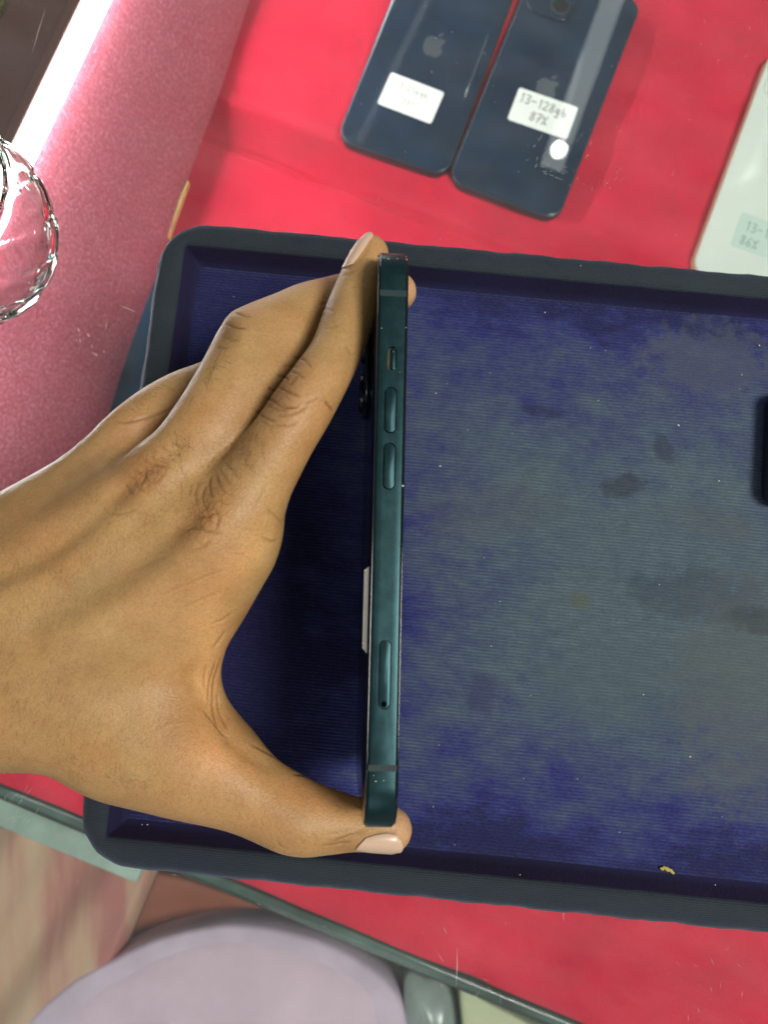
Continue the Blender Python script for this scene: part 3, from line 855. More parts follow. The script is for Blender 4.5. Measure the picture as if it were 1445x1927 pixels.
for dx, dy, s in ((0, 0, .0006), (5, 3, .0009), (11, 5, .0007), (15, 9, .0006), (-5, 2, .0006)):
    speck(cb_, 1250 + dx, 1633 + dy, 0.0090, s, 1.6, -0.5)
tag(to_counter(bm_obj('crumb', cb_, M['yellow_lint'])), 'tiny yellow scrap lying near the front wall of the tray', 'scrap')

# ------------------------------------------------------------------ clear ribbed cup at the left
def cup():
    c = np.array([-0.1685, 0.1450])
    nth, H_ = 144, 0.062
    outer = [(0.0195, 0.0006), (0.022, 0.0008), (0.0258, 0.003), (0.031, 0.010), (0.0352, 0.020), (0.0372, 0.030), (0.0374, 0.036), (0.0360, 0.046), (0.0345, 0.056), (0.0343, H_)]
    inner = [(0.0333, H_ + 0.0002), (0.0325, 0.058), (0.0338, 0.046), (0.0352, 0.036), (0.0348, 0.030), (0.0328, 0.020), (0.0288, 0.012), (0.0240, 0.0065), (0.016, 0.0052)]
    verts, faces = [], []
    allp = outer + inner
    def rmod(k, r, z, th):
        a = (th + z * 26.0) * 11
        tri = abs(((a / math.pi) % 2) - 1)
        amp = 0.0020 * min(1, z / 0.01) * (1 if z < 0.05 else max(0, (H_ - z) / 0.012))
        groove = math.exp(-(tri / 0.16) ** 2)
        step = 0.0009 * math.exp(-((z - 0.029) / 0.0016) ** 2) if k < len(outer) else 0
        return r - amp * groove * (1 if k < len(outer) else 0.45) - step
    # refine profile
    fine = []
    for k in range(len(allp) - 1):
        for s in range(5):
            t = s / 5
            fine.append((k, allp[k][0] * (1 - t) + allp[k + 1][0] * t, allp[k][1] * (1 - t) + allp[k + 1][1] * t))
    fine.append((len(allp) - 1, *allp[-1]))
    for k, r, z in fine:
        for i in range(nth):
            th = 2 * math.pi * i / nth
            rr = rmod(k, r * 1.07, z, th)
            verts.append((c[0] + rr * math.cos(th), c[1] + rr * math.sin(th), z))
    m_ = len(fine)
    for k in range(m_ - 1):
        for i in range(nth):
            a, b_ = k * nth + i, k * nth + (i + 1) % nth
            faces.append((a, b_, b_ + nth, a + nth))
    faces.append(tuple(reversed(range(nth)))); faces.append(tuple(range((m_ - 1) * nth, m_ * nth)))
    return mesh_obj('cup', verts, faces, M['cup'], smooth=True, autosmooth=60)
tag(to_counter(cup()), 'clear ribbed cup standing on the glass at the left edge', 'cup')

# ------------------------------------------------------------------ the phone in the hand
Z_NEAR = 0.1295
top_c, bot_c = at(741.5, 475, 0.1215), at(717, 1557, 0.119)
yaw = math.atan2(top_c[0] - bot_c[0], top_c[1] - bot_c[1])
ROLL = math.radians(3.7)
HL = 0.1467
midy = (top_c[1] + bot_c[1]) / 2 + 0.0002
near_mid = np.array([(top_c[0] + bot_c[0]) / 2, midy, Z_NEAR])
ph = empty('held_phone')
Rm = Matrix.Rotation(-yaw, 4, 'Z') @ Matrix.Rotation(ROLL, 4, 'Y')
axis_z = Rm.to_3x3() @ Vector((0, 0, 1))
centre = Vector(near_mid) - axis_z * (PW / 2)
ph.matrix_world = Matrix.Translation(centre) @ Rm
PHI = ph.matrix_world.inverted()
def near_y(px, py): return (PHI @ Vector(at(px, py, Z_NEAR))).y
frame_o = bm_obj('frame', prism(rrect(HL, PW, 0.0118, 18), -0.0034, 0.0034, 0.00055, 4, axis='X'), M['metal'], None)
frame_o.name = 'phone_frame_work'
def stadium(w, l, n=10):
    return rrect(w, l, w / 2 - 1e-6, n)
cutters = []
def pocket(y, w, l, d):
    bm = prism(stadium(w, l), PW / 2 - d, PW / 2 + 0.003)
    for v in bm.verts: v.co.y += y
    o = bm_obj('cutter', bm, None); cutters.append(o)
    md = frame_o.modifiers.new('cut', 'BOOLEAN'); md.operation = 'DIFFERENCE'; md.object = o; md.solver = 'EXACT'
ys = {k: ((near_y(734, a) + near_y(734, b_)) / 2, abs(near_y(734, a) - near_y(734, b_))) for k, (a, b_) in dict(mute=(652, 697), up=(728, 815.5), down=(833, 922), sim=(1204, 1336)).items()}
pocket(ys['mute'][0], 0.0024, ys['mute'][1], 0.0012)
pocket(ys['up'][0], 0.0031, ys['up'][1], 0.0010)
pocket(ys['down'][0], 0.0031, ys['down'][1], 0.0010)
pocket(ys['sim'][0], 0.0029, ys['sim'][1], 0.0006)
bpy.context.view_layer.update()
dg = bpy.context.evaluated_depsgraph_get()
me = bpy.data.meshes.new_from_object(frame_o.evaluated_get(dg))
bpy.data.objects.remove(frame_o)
for o in cutters: bpy.data.objects.remove(o)
me.materials.clear()
fo = link('frame', me, M['metal'], ph, True, 25)
def pbox(name, x0, x1, y0, y1, z0, z1, m, parent, bevel=0.0, seg=2):
    return bm_obj(name, box_bm(x0, x1, y0, y1, z0, z1, bevel, seg), m, parent, autosmooth=40)
def key(name, y, w, l, z0, z1, m, parent, bevel=0.00025):
    bm = prism(stadium(w, l), z0, z1, bevel, 3)
    for v in bm.verts: v.co.y += y
    return bm_obj(name, bm, m, parent, autosmooth=24)
R2 = PW / 2
for k in ('up', 'down'):
    key('volume_button', ys[k][0], 0.0026, ys[k][1] - 0.0005, R2 - 0.0009, R2 + 0.00025, M['metal'], fo, 0.00012)
sw = key('mute_switch', ys['mute'][0], 0.0022, ys['mute'][1] - 0.0003, R2 - 0.0012, R2 - 0.0009, M['rust'], fo, 0.00005)
sl = key('slider', ys['mute'][0], 0.00115, ys['mute'][1] - 0.0005, R2 - 0.0009, R2 - 0.0001, M['metal'], sw, 0.0002)
sl.location.x = 0.00045
st = key('sim_tray', ys['sim'][0], 0.0025, ys['sim'][1] - 0.0004, R2 - 0.0005, R2 - 0.00002, M['metal'], fo, 0.00004)
bm = prism([(0.00068 * math.cos(a), 0.00068 * math.sin(a)) for a in np.linspace(0, 2 * math.pi, 21)[:-1]], R2 - 0.0003, R2 + 0.00001)
for v in bm.verts: v.co.y += near_y(723, 1325)
bm_obj('pin_hole', bm, M['gap'], st)
for (a, b_) in ((546, 557.5), (1440, 1452)):
    ya, yb = near_y(734, a), near_y(734, b_)
    pbox('antenna_band', -0.00338, 0.00338, min(ya, yb), max(ya, yb), R2 - 0.0004, R2 + 0.000025, M['band'], fo)
bg_o = bm_obj('back_glass', prism(rrect(HL - 0.0010, PW - 0.0010, 0.0113, 18), -0.00385, -0.0034, 0.0002, 2, axis='X'), M['back_glass'], ph, autosmooth=35)
bm_obj('screen', prism(rrect(HL - 0.0010, PW - 0.0010, 0.0113, 18), 0.0034, 0.00385, 0.0002, 2, axis='X'), M['screen_glass'], ph, autosmooth=35)
cbm = prism([(x + HL / 2 - 0.0185, y - PW / 2 + 0.0185) for x, y in rrect(0.029, 0.029, 0.0075, 8)], -0.0053, -0.0038, 0.0005, 3, axis='X')
cbo = bm_obj('camera_bump', cbm, M['back_glass'], ph, autosmooth=35)
for (ly, lz) in ((HL / 2 - 0.0122, -PW / 2 + 0.0248), (HL / 2 - 0.0248, -PW / 2 + 0.0122)):
    circ = [(ly + 0.0062 * math.cos(a), lz + 0.0062 * math.sin(a)) for a in np.linspace(0, 2 * math.pi, 33)[:-1]]
    bm_obj('lens_ring', prism(circ, -0.0063, -0.0050, 0.0004, 2, axis='X'), M['back_glass'], cbo, autosmooth=35)
    circ = [(ly + 0.0050 * math.cos(a), lz + 0.0050 * math.sin(a)) for a in np.linspace(0, 2 * math.pi, 33)[:-1]]
    bm_obj('lens', prism(circ, -0.00645, -0.0061, 0.0001, 1, axis='X'), M['lens'], cbo, autosmooth=35)
# the paper price sticker on its back, one edge a little lifted
ya, yb = near_y(697, 1056) - 0.001, near_y(697, 1225) - 0.001
sv, sf = [], []
nS = 12
for i in range(nS + 1):
    for j in range(nS + 1):
        y = ya + (yb - ya) * i / nS; z = 0.0285 - 0.021 * j / nS
        lift = 0.0003 + 0.0003 * (j / nS) ** 1.3
        sv.append((-0.00385 - lift, y, z))
for i in range(nS):
    for j in range(nS):
        a = i * (nS + 1) + j; sf.append((a, a + 1, a + nS + 2, a + nS + 1))
so = mesh_obj('sticker', sv, sf, M['paper'], ph, smooth=True)
sm = so.modifiers.new('thickness', 'SOLIDIFY'); sm.thickness = 0.00015
# dust on the frame
db = bmesh.new()
for (x, y, s) in [(699, 1470, .00022), (725, 1563, .00022)]: pass
for (px, py, s) in [(707, 1470, .00022), (722, 1469, .00015), (718, 618, .00015), (764, 616, .00012), (758, 914, .0003), (731, 487, .0002), (748, 487, .00014), (703, 1459, .00012), (740, 662, .0001), (752, 700, .0001)]:
    p = PHI @ Vector(at(px, py, Z_NEAR if 500 < py < 1480 else Z_NEAR - 0.0004))
    bmesh.ops.create_icosphere(db, subdivisions=1, radius=s * 0.8, matrix=Matrix.Translation((p.x, p.y, R2 if 500 < py < 1480 else p.z)))
tag(bm_obj('dust', db, M['lint'], fo), kind='stuff')
tag(ph, 'dark teal phone held on edge by finger and thumb', 'phone')

#HAND
# ------------------------------------------------------------------ the hand
def cr(points, sub=5):
    """Catmull-Rom resample of stations (px, py, half width px, z)"""
    P = np.array(points, float); P = np.vstack([2 * P[0] - P[1], P, 2 * P[-1] - P[-2]])
    out = []
    for i in range(1, len(P) - 2):
        p0, p1, p2, p3 = P[i - 1:i + 3]
        for k in range(sub):
            t = k / sub
            out.append(0.5 * ((2 * p1) + (-p0 + p2) * t + (2 * p0 - 5 * p1 + 4 * p2 - p3) * t * t + (-p0 + 3 * p1 - 3 * p2 + p3) * t ** 3))
    out.append(P[-2])
    return np.array(out)
def stations(pts):
    S = cr(pts)
    C = np.array([at(s[0], s[1], s[3]) for s in S])
    r = S[:, 2] * depth(C) / FPX
    return C, r
INDEX = [(440, 965, 74, .1150), (488, 893, 70, .1175), (530, 828, 62, .1200), (568, 770, 58.5, .1205), (600, 718, 54, .1190), (631, 665, 49, .1165), (656, 600, 48.5, .1130), (672, 555, 46, .1110), (687, 512, 42, .1095), (697, 477, 35, .1085)]
MIDDLE = [(300, 915, 72, .1115), (356, 850, 70, .1130), (402, 780, 66, .1125), (440, 705, 62, .1105), (470, 645, 60, .1070), (494, 626, 58, .1035), (545, 606, 56, .0995), (615, 574, 50, .0930), (680, 553, 43, .0865), (725, 549, 40, .0830), (748, 549, 36.5, .0815)]
MIDDLE_PAD = [(420, 820, 60, .1110), (480, 735, 59, .1080), (530, 662, 55, .1045), (590, 605, 48, .0985)]
RING = [(188, 900, 62, .1000), (235, 832, 56, .0980), (285, 784, 51, .0950), (340, 748, 48, .0905), (400, 722, 45, .0850), (470, 690, 42, .0770), (560, 650, 40, .0690), (620, 625, 36, .0660)]
PINKY = [(110, 960, 56, .0880), (190, 885, 48, .0850), (255, 835, 42, .0800), (330, 800, 39, .0720), (410, 770, 36, .0650), (450, 750, 32, .0620)]
THUMB = [(235, 1385, 96, .0985), (330, 1428, 90, .0990), (420, 1466, 82, .0995), (490, 1502, 74, .1000), (560, 1536, 70, .1000), (610, 1545, 60, .1000), (660, 1550, 50, .1000), (705, 1556, 45.5, .1000), (733, 1561, 43, .1000)]
PALM = [
    [(440, 965, 76, .1135), (330, 1060, 92, .1110), (180, 1170, 108, .1080), (20, 1235, 120, .1050), (-160, 1265, 135, .1030), (-420, 1290, 165, .1000), (-700, 1310, 180, .0980)],
    [(300, 915, 70, .1100), (180, 1020, 84, .1100), (30, 1115, 100, .1070), (-160, 1190, 120, .1040), (-420, 1230, 150, .1010)],
    [(188, 905, 64, .0990), (70, 1000, 86, .1010), (-60, 1085, 105, .1000), (-200, 1150, 125, .0990)],
    [(110, 965, 60, .0880), (10, 1060, 84, .0900), (-120, 1130, 110, .0930), (-260, 1180, 125, .0950)],
    [(420, 1035, 86, .1090), (378, 1105, 92, .1040), (334, 1185, 90, .1000), (318, 1265, 86, .0970), (335, 1345, 84, .0970), (372, 1410, 80, .0980)],
    [(235, 1385, 96, .0985), (120, 1335, 108, .1000), (-20, 1315, 122, .1000), (-160, 1300, 135, .1000)],
    [(250, 1230, 110, .0960), (150, 1260, 115, .0950), (40, 1270, 120, .0950)],
]
VOX = 0.0008
chains = [stations(c) for c in PALM + [INDEX, MIDDLE, RING, PINKY, THUMB]]
chains.append(stations(MIDDLE_PAD))
allC = np.vstack([c for c, r in chains]); allR = np.concatenate([r for c, r in chains])
lo = (allC - allR[:, None]).min(0) - 0.006; hi = (allC + allR[:, None]).max(0) + 0.006
dims = np.ceil((hi - lo) / VOX).astype(int) + 1
gx, gy, gz = [lo[i] + VOX * np.arange(dims[i]) for i in range(3)]
gx, gy, gz = gx.astype(np.float32), gy.astype(np.float32), gz.astype(np.float32)
def chain_field(C, r, margin=0.014):
    F = np.full(dims, 0.05, np.float32)
    for a, b_, ra, rb in zip(C[:-1], C[1:], r[:-1], r[1:]):
        m = max(ra, rb) + margin
        s = np.floor((np.minimum(a, b_) - m - lo) / VOX).astype(int).clip(0); e = np.ceil((np.maximum(a, b_) + m - lo) / VOX).astype(int)
        e = np.minimum(e, dims)
        X, Y, Z = gx[s[0]:e[0], None, None] - np.float32(a[0]), gy[None, s[1]:e[1], None] - np.float32(a[1]), gz[None, None, s[2]:e[2]] - np.float32(a[2])
        d = (b_ - a).astype(np.float32); L2 = float(d @ d) + 1e-12
        t = np.clip((X * d[0] + Y * d[1] + Z * d[2]) / np.float32(L2), 0, 1)
        D = np.sqrt((X - t * d[0]) ** 2 + (Y - t * d[1]) ** 2 + (Z - t * d[2]) ** 2) - (np.float32(ra) + t * np.float32(rb - ra))
        sub = F[s[0]:e[0], s[1]:e[1], s[2]:e[2]]
        np.minimum(sub, D, out=sub)
    return F
def smin(a, b_, k):
    h = np.clip(k - np.abs(a - b_), 0, None) / k
    return np.minimum(a, b_) - h * h * (k * 0.25)
palm = None
for C, r in chains[:len(PALM)]:
    F = chain_field(C, r)
    palm = F if palm is None else smin(palm, F, np.float32(0.011))
field = palm.copy()
for i, (C, r) in enumerate(chains[len(PALM):-1]):
    F = chain_field(C, r)
    if i == 1: F = smin(F, chain_field(*chains[-1]), np.float32(0.008))
    F = smin(palm, F, np.float32([0.007, 0.007, 0.006, 0.006, 0.014][i]))
    field = smin(field, F, np.float32(0.0020))
# naive surface nets
inside = field < 0
def nets(field, inside):
    cs = np.array(field.shape) - 1
    cnt = np.zeros(cs, np.int8)
    for dx in (0, 1):
        for dy in (0, 1):
            for dz in (0, 1): cnt += inside[dx:dx + cs[0], dy:dy + cs[1], dz:dz + cs[2]]
    act = (cnt > 0) & (cnt < 8)
    idx = np.argwhere(act)
    vid = np.full(cs, -1, np.int32); vid[act] = np.arange(len(idx))
    acc = np.zeros((len(idx), 3)); num = np.zeros(len(idx))
    corners = [(a, b_, c) for a in (0, 1) for b_ in (0, 1) for c in (0, 1)]
    for p in corners:
        for ax in range(3):
            if p[ax] == 1: continue
            q = list(p); q[ax] = 1
            fa = field[idx[:, 0] + p[0], idx[:, 1] + p[1], idx[:, 2] + p[2]]; fb = field[idx[:, 0] + q[0], idx[:, 1] + q[1], idx[:, 2] + q[2]]
            cr_ = (fa < 0) != (fb < 0)
            t = np.where(cr_, fa / np.where(cr_, fa - fb, 1), 0)
            pos = np.array(p, float)[None, :].repeat(len(idx), 0); pos[:, ax] += t
            acc[cr_] += pos[cr_]; num[cr_] += 1
    V = lo + VOX * (idx + acc / num[:, None])
    quads = []
    for ax in range(3):
        u, w = (ax + 1) % 3, (ax + 2) % 3
        sl0 = [slice(None)] * 3; sl1 = [slice(None)] * 3
        sl0[ax] = slice(0, -1); sl1[ax] = slice(1, None)
        a, b_ = inside[tuple(sl0)], inside[tuple(sl1)]
        E = np.argwhere(a != b_)
        E = E[(E[:, u] > 0) & (E[:, w] > 0) & (E[:, u] < cs[u]) & (E[:, w] < cs[w])]
        flip = ~a[E[:, 0], E[:, 1], E[:, 2]]
        def g(du, dw):
            k = E.copy(); k[:, u] -= du; k[:, w] -= dw
            return vid[k[:, 0], k[:, 1], k[:, 2]]
        q = np.stack([g(1, 1), g(0, 1), g(0, 0), g(1, 0)], 1)
        q[flip] = q[flip][:, ::-1]
        quads.append(q)
    return V, np.vstack(quads)
V, Q = nets(field, inside)
del field, palm, F, inside
def fast_mesh(name, V, Q):
    me = bpy.data.meshes.new(name)
    me.vertices.add(len(V)); me.vertices.foreach_set('co', V.astype(np.float32).ravel())
    me.loops.add(Q.size); me.loops.foreach_set('vertex_index', Q.astype(np.int32).ravel())
    me.polygons.add(len(Q)); me.polygons.foreach_set('loop_start', np.arange(0, Q.size, 4, dtype=np.int32))
    me.update(calc_edges=True); me.validate()
    return me
# relax the voxel steps a little, then subdivide once
def relax(V, Q, it, lam=0.5):
    e = np.vstack([Q[:, [0, 1]], Q[:, [1, 2]], Q[:, [2, 3]], Q[:, [3, 0]]])
    n = len(V); deg = np.bincount(e[:, 0], minlength=n) + np.bincount(e[:, 1], minlength=n)
    for _ in range(it):
        S = np.zeros_like(V)
        for k in range(3):
            S[:, k] = np.bincount(e[:, 0], V[e[:, 1], k], n) + np.bincount(e[:, 1], V[e[:, 0], k], n)
        V = V + lam * (S / deg[:, None] - V)
    return V
V = relax(V, Q, 6)
me = fast_mesh('hand', V, Q)
tmp = bpy.data.objects.new('hand_work', me); col.objects.link(tmp)
ss = tmp.modifiers.new('s', 'SUBSURF'); ss.levels = 1; ss.render_levels = 1
bpy.context.view_layer.update()
hm = bpy.data.meshes.new_from_object(tmp.evaluated_get(bpy.context.evaluated_depsgraph_get()))
bpy.data.objects.remove(tmp)
nv = len(hm.vertices)
co = np.empty(nv * 3, np.float32); hm.vertices.foreach_get('co', co); co = co.reshape(-1, 3).astype(float)
def vnormals():
    a = np.empty(nv * 3, np.float32); hm.vertices.foreach_get('normal', a); return a.reshape(-1, 3).astype(float)
nor = vnormals()
view = np.array([0, 0, CAM_H]) - co; view /= np.linalg.norm(view, axis=1)[:, None]
facing = np.clip((np.einsum('ij,ij->i', nor, view) - 0.02) / 0.25, 0, 1)
vx, vy = pix(co)
def line_dist(poly):
    """distance in px from every vertex to a polyline and the position 0..1 along it"""
    P = np.array(poly, float)
    if len(P) > 2:
        P4 = np.hstack([P, np.zeros((len(P), 2))]); P = cr(P4, 4)[:, :2]
    x0, y0 = P.min(0) - 70; x1, y1 = P.max(0) + 70
    sel = np.where((vx > x0) & (vx < x1) & (vy > y0) & (vy < y1) & (facing > 0))[0]
    best = np.full(len(sel), 1e9); tt = np.zeros(len(sel))
    L = np.concatenate([[0], np.cumsum(np.linalg.norm(np.diff(P, axis=0), axis=1))])
    for i in range(len(P) - 1):
        a, d = P[i], P[i + 1] - P[i]
        t = np.clip(((vx[sel] - a[0]) * d[0] + (vy[sel] - a[1]) * d[1]) / (d @ d + 1e-9), 0, 1)
        ds = np.hypot(vx[sel] - a[0] - t * d[0], vy[sel] - a[1] - t * d[1])
        m = ds < best
        best[m] = ds[m]; tt[m] = (L[i] + t[m] * (L[i + 1] - L[i])) / L[-1]
    return sel, best, tt
disp = np.zeros(nv); pigment_and_light = np.ones((nv, 3)); crackle = np.full(nv, 0.12); crease = np.zeros(nv)
def stroke(poly, width, amp, taper=True):
    sel, d, t = line_dist(poly)
    w = np.exp(-(d / width) ** 2) * facing[sel]
    if taper: w *= np.clip(np.sin(np.pi * np.clip(t, 0.0, 1.0)) * 1.6, 0, 1)
    np.add.at(disp, sel, amp * w)
    return sel, w
# broad relief: knuckles, tendons and the hollows between them
for poly, width, amp in [
        ([(300, 905), (215, 985), (110, 1065), (-20, 1130)], 30, 0.0013), ([(425, 975), (340, 1050), (230, 1135), (110, 1205)], 36, 0.0009), ([(180, 900), (90, 975), (-10, 1045)], 26, 0.0010),
        ([(350, 985), (280, 1045), (170, 1120), (60, 1175)], 30, -0.0016), ([(235, 925), (160, 990), (80, 1050), (-20, 1095)], 24, -0.0016), ([(330, 850), (270, 890), (215, 925)], 16, -0.0010), ([(230, 820), (180, 850), (120, 890)], 18, -0.0008),
        ([(395, 905), (350, 955), (330, 990)], 20, -0.0012), ([(385, 950), (360, 985)], 14, -0.0008),
        ([(440, 600), (462, 625)], 26, 0.0011), ([(545, 720), (525, 755)], 26, 0.0008), ([(530, 1595), (560, 1580)], 30, 0.0006),
        ([(300, 1330), (380, 1400), (470, 1470)], 40, 0.0006), ([(410, 1330), (440, 1400), (500, 1440)], 14, -0.0007), ([(360, 1270), (395, 1340), (430, 1390)], 16, -0.0006),
        ([(640, 1585), (690, 1566), (740, 1562)], 8, -0.0005), ([(642, 503), (664, 494), (682, 478), (694, 456)], 6, -0.0004)]:
    stroke(poly, width, amp * 0.72, False)
# creases of the knuckles and folds of the skin
CREASE = [
    ([(547, 671), (574, 679), (589, 698)], 1.0), ([(519, 706), (535, 710), (547, 719)], 1.5), ([(561, 708), (552, 720), (546, 728)], 0.9), ([(504, 729), (521, 739)], 1.5), ([(523, 729), (539, 737), (566, 747)], 1.6),
    ([(494, 745), (516, 756), (535, 767), (566, 766)], 1.6), ([(481, 772), (496, 784), (523, 795)], 1.3), ([(516, 784), (554, 778), (584, 760)], 0.9), ([(612, 754), (620, 764), (628, 776)], 2.2), ([(547, 700), (562, 705), (575, 714)], 1.0),
    ([(530, 690), (545, 688), (560, 694)], 0.8), ([(500, 760), (520, 771), (545, 774)], 0.9), ([(510, 799), (540, 801), (565, 794)], 0.7), ([(488, 788), (505, 800), (520, 806)], 0.7), ([(570, 760), (590, 752), (603, 744)], 0.7),
    ([(443, 592), (458, 597), (474, 598)], 1.2), ([(426, 611), (446, 619), (466, 622)], 1.5), ([(418, 632), (436, 640), (452, 641)], 0.8), ([(408, 652), (430, 656)], 0.8),
    ([(600, 572), (612, 571), (624, 575)], 1.1), ([(604, 584), (618, 582), (630, 588)], 0.8), ([(598, 596), (612, 594)], 0.7), ([(606, 560), (618, 561)], 0.6),
    ([(395, 893), (390, 905), (393, 922), (402, 940)], 1.2), ([(402, 888), (412, 910), (424, 930)], 1.0), ([(410, 878), (424, 900), (436, 915)], 0.9), ([(420, 868), (438, 885), (452, 905)], 0.8), ([(388, 905), (378, 925), (380, 950)], 0.9), ([(375, 900), (365, 925), (366, 950)], 0.7), ([(362, 905), (354, 930)], 0.6),
    ([(376, 940), (390, 962), (398, 985)], 1.0), ([(395, 950), (412, 972), (405, 1000)], 1.0), ([(370, 985), (392, 1000), (420, 1004)], 0.9), ([(360, 965), (376, 972), (398, 970), (415, 962)], 0.9), ([(340, 1000), (362, 990), (380, 1002)], 0.7), ([(400, 1015), (380, 1030), (360, 1036)], 0.6),
    ([(265, 862), (282, 872), (300, 876), (322, 880)], 1.1), ([(250, 880), (270, 895), (282, 905)], 1.0), ([(275, 880), (272, 900), (262, 925)], 1.0), ([(228, 905), (240, 922), (252, 930)], 0.9), ([(245, 905), (262, 918), (280, 930)], 0.8), ([(200, 965), (230, 968), (262, 960)], 0.6), ([(310, 890), (300, 905), (285, 912)], 0.7),
    ([(420, 1229), (402, 1289), (406, 1349), (420, 1382)], 1.6), ([(410, 1236), (394, 1290), (396, 1330)], 1.0), ([(391, 1246), (386, 1270), (387, 1299)], 0.8), ([(426, 1185), (412, 1206), (400, 1222)], 1.0), ([(440, 1150), (420, 1166), (402, 1172)], 0.7), ([(380, 1330), (396, 1350), (420, 1378), (436, 1388)], 1.0), ([(408, 1300), (416, 1340), (434, 1376)], 1.0),
    ([(490, 1010), (512, 1018), (526, 1014)], 1.0), ([(500, 955), (520, 972), (532, 985)], 0.8), ([(505, 905), (480, 960)], 0.4),
    ([(549, 1456), (578, 1460), (606, 1470)], 1.0), ([(470, 1398), (510, 1420), (545, 1440)], 1.0), ([(620, 1586), (650, 1576), (690, 1564)], 1.0), ([(600, 1592), (640, 1588), (668, 1584)], 0.9), ([(612, 1572), (640, 1566), (668, 1558)], 0.6), ([(520, 1580), (530, 1590), (545, 1596)], 0.6), ([(560, 1570), (575, 1590)], 0.5), ([(585, 1565), (598, 1585)], 0.5),
    ([(207, 792), (240, 794), (290, 782), (340, 764)], 1.0), ([(640, 520), (655, 516), (668, 508)], 0.6), ([(610, 620), (640, 612)], 0.4), ([(650, 650), (662, 668)], 0.7),
    ([(230, 1080), (330, 1040)], 0.4), ([(300, 1120), (400, 1080), (440, 1070)], 0.5), ([(330, 1150), (420, 1110)], 0.4)]
for poly, s in CREASE:
    sel, w = stroke(poly, 2.4, -0.00030 * s)
    crease[sel] = np.maximum(crease[sel], w * min(1, s * 0.7))
    sel, w = stroke([(x + 3.5, y + 4.5) for x, y in poly], 4.0, 0.00007 * s)
# pigmentation: darker brown over the joints, ruddy between, paler palm side; also painted shade in hollows, painted light on the web
def patch(cx, cy, rx, ry, ang, colr, amt, crk=0.0):
    c, s = math.cos(ang), math.sin(ang)
    dx, dy = vx - cx, vy - cy
    u, w_ = (dx * c + dy * s) / rx, (-dx * s + dy * c) / ry
    f = np.exp(-(u * u + w_ * w_)) * amt * facing
    pigment_and_light[:] = pigment_and_light * (1 - f[:, None]) + pigment_and_light * np.array(colr) * f[:, None]
    if crk: crackle[:] = np.maximum(crackle, np.exp(-(u * u + w_ * w_)) * crk * facing)
DK, RD, PALE_LIT = (0.50, 0.46, 0.48), (1.06, 0.88, 0.80), (1.6, 1.62, 1.66)
patch(535, 740, 55, 30, -1.0, DK, 0.75, 0.55); patch(460, 840, 75, 45, -0.9, (0.74, 0.70, 0.70), 0.8, 0.35); patch(428, 625, 50, 26, -0.9, DK, 0.7, 0.3); patch(610, 580, 40, 22, -1.1, (0.62, 0.57, 0.55), 0.7, 0.3)
patch(395, 965, 70, 45, -0.8, RD, 0.7, 0.65); patch(350, 1000, 40, 22, -0.8, (0.70, 0.62, 0.60), 0.7, 0.7); patch(272, 900, 62, 38, -0.8, (0.92, 0.80, 0.72), 0.8, 0.6); patch(300, 905, 30, 24, -0.8, (0.72, 0.64, 0.58), 0.6, 0.5)
patch(270, 1075, 110, 32, -0.6, (0.72, 0.74, 0.78), 0.7); patch(150, 1110, 110, 26, -0.65, (0.72, 0.74, 0.76), 0.6); patch(180, 870, 110, 60, -0.7, (0.82, 0.80, 0.84), 0.8); patch(60, 980, 120, 60, -0.7, (0.85, 0.80, 0.78), 0.7)  # shade of tendon hollows and upper left side put into the colour
patch(330, 1060, 130, 60, -0.6, (1.0, 0.88, 0.80), 0.5); patch(400, 1270, 40, 120, 0, PALE_LIT, 0.85); patch(490, 1030, 40, 90, 0.45, PALE_LIT, 0.5); patch(590, 1500, 90, 36, 0.35, (1.22, 1.0, 0.98), 0.85); patch(430, 1440, 110, 40, 0.4, (1.2, 1.06, 1.0), 0.7)  # web side brightened in the colour as if lit
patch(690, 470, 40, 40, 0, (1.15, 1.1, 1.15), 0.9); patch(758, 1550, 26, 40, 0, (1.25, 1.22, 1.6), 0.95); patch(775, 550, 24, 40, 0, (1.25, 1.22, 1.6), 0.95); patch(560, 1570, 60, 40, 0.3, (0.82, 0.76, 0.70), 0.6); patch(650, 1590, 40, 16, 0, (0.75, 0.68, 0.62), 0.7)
patch(60, 1320, 160, 110, 0, (0.88, 0.84, 0.78), 0.8); patch(520, 870, 40, 90, 0.5, (1.12, 1.15, 1.2), 0.5)
pigment_and_light *= (1 - 0.42 * np.clip(crease, 0, 1))[:, None] ** np.array([1, 1.15, 1.3])
co += nor * disp[:, None]
hm.vertices.foreach_set('co', co.astype(np.float32).ravel()); hm.update()
ca = hm.color_attributes.new('pigment_and_light', 'FLOAT_COLOR', 'POINT')
ca.data.foreach_set('color', np.hstack([np.clip(pigment_and_light, 0, 1.9), np.ones((nv, 1))]).astype(np.float32).ravel())
ka = hm.attributes.new('crackle', 'FLOAT', 'POINT'); ka.data.foreach_set('value', crackle.astype(np.float32))
hand = link('hand', hm, M['skin'], None, True)
tag(hand, 'brown left hand gripping the dark teal phone by its two ends', 'hand')
nor = vnormals()
polys = np.empty(len(hm.polygons) * 4, np.int32); hm.polygons.foreach_get('vertices', polys); polys = polys.reshape(-1, 4)
bvh = BVHTree.FromPolygons([tuple(v) for v in co], [tuple(p) for p in polys])
def on_skin(px, py, guess_z):
    """where the line of sight meets the hand, else the nearest skin"""
    p = Vector(at(px, py, guess_z)); o = Vector((0, 0, CAM_H))
    h = bvh.ray_cast(o, (p - o).normalized())
    if h[0] is not None and abs(h[0].z - guess_z) < 0.02: return h[0], h[1]
    h = bvh.find_nearest(p)
    return h[0], h[1]
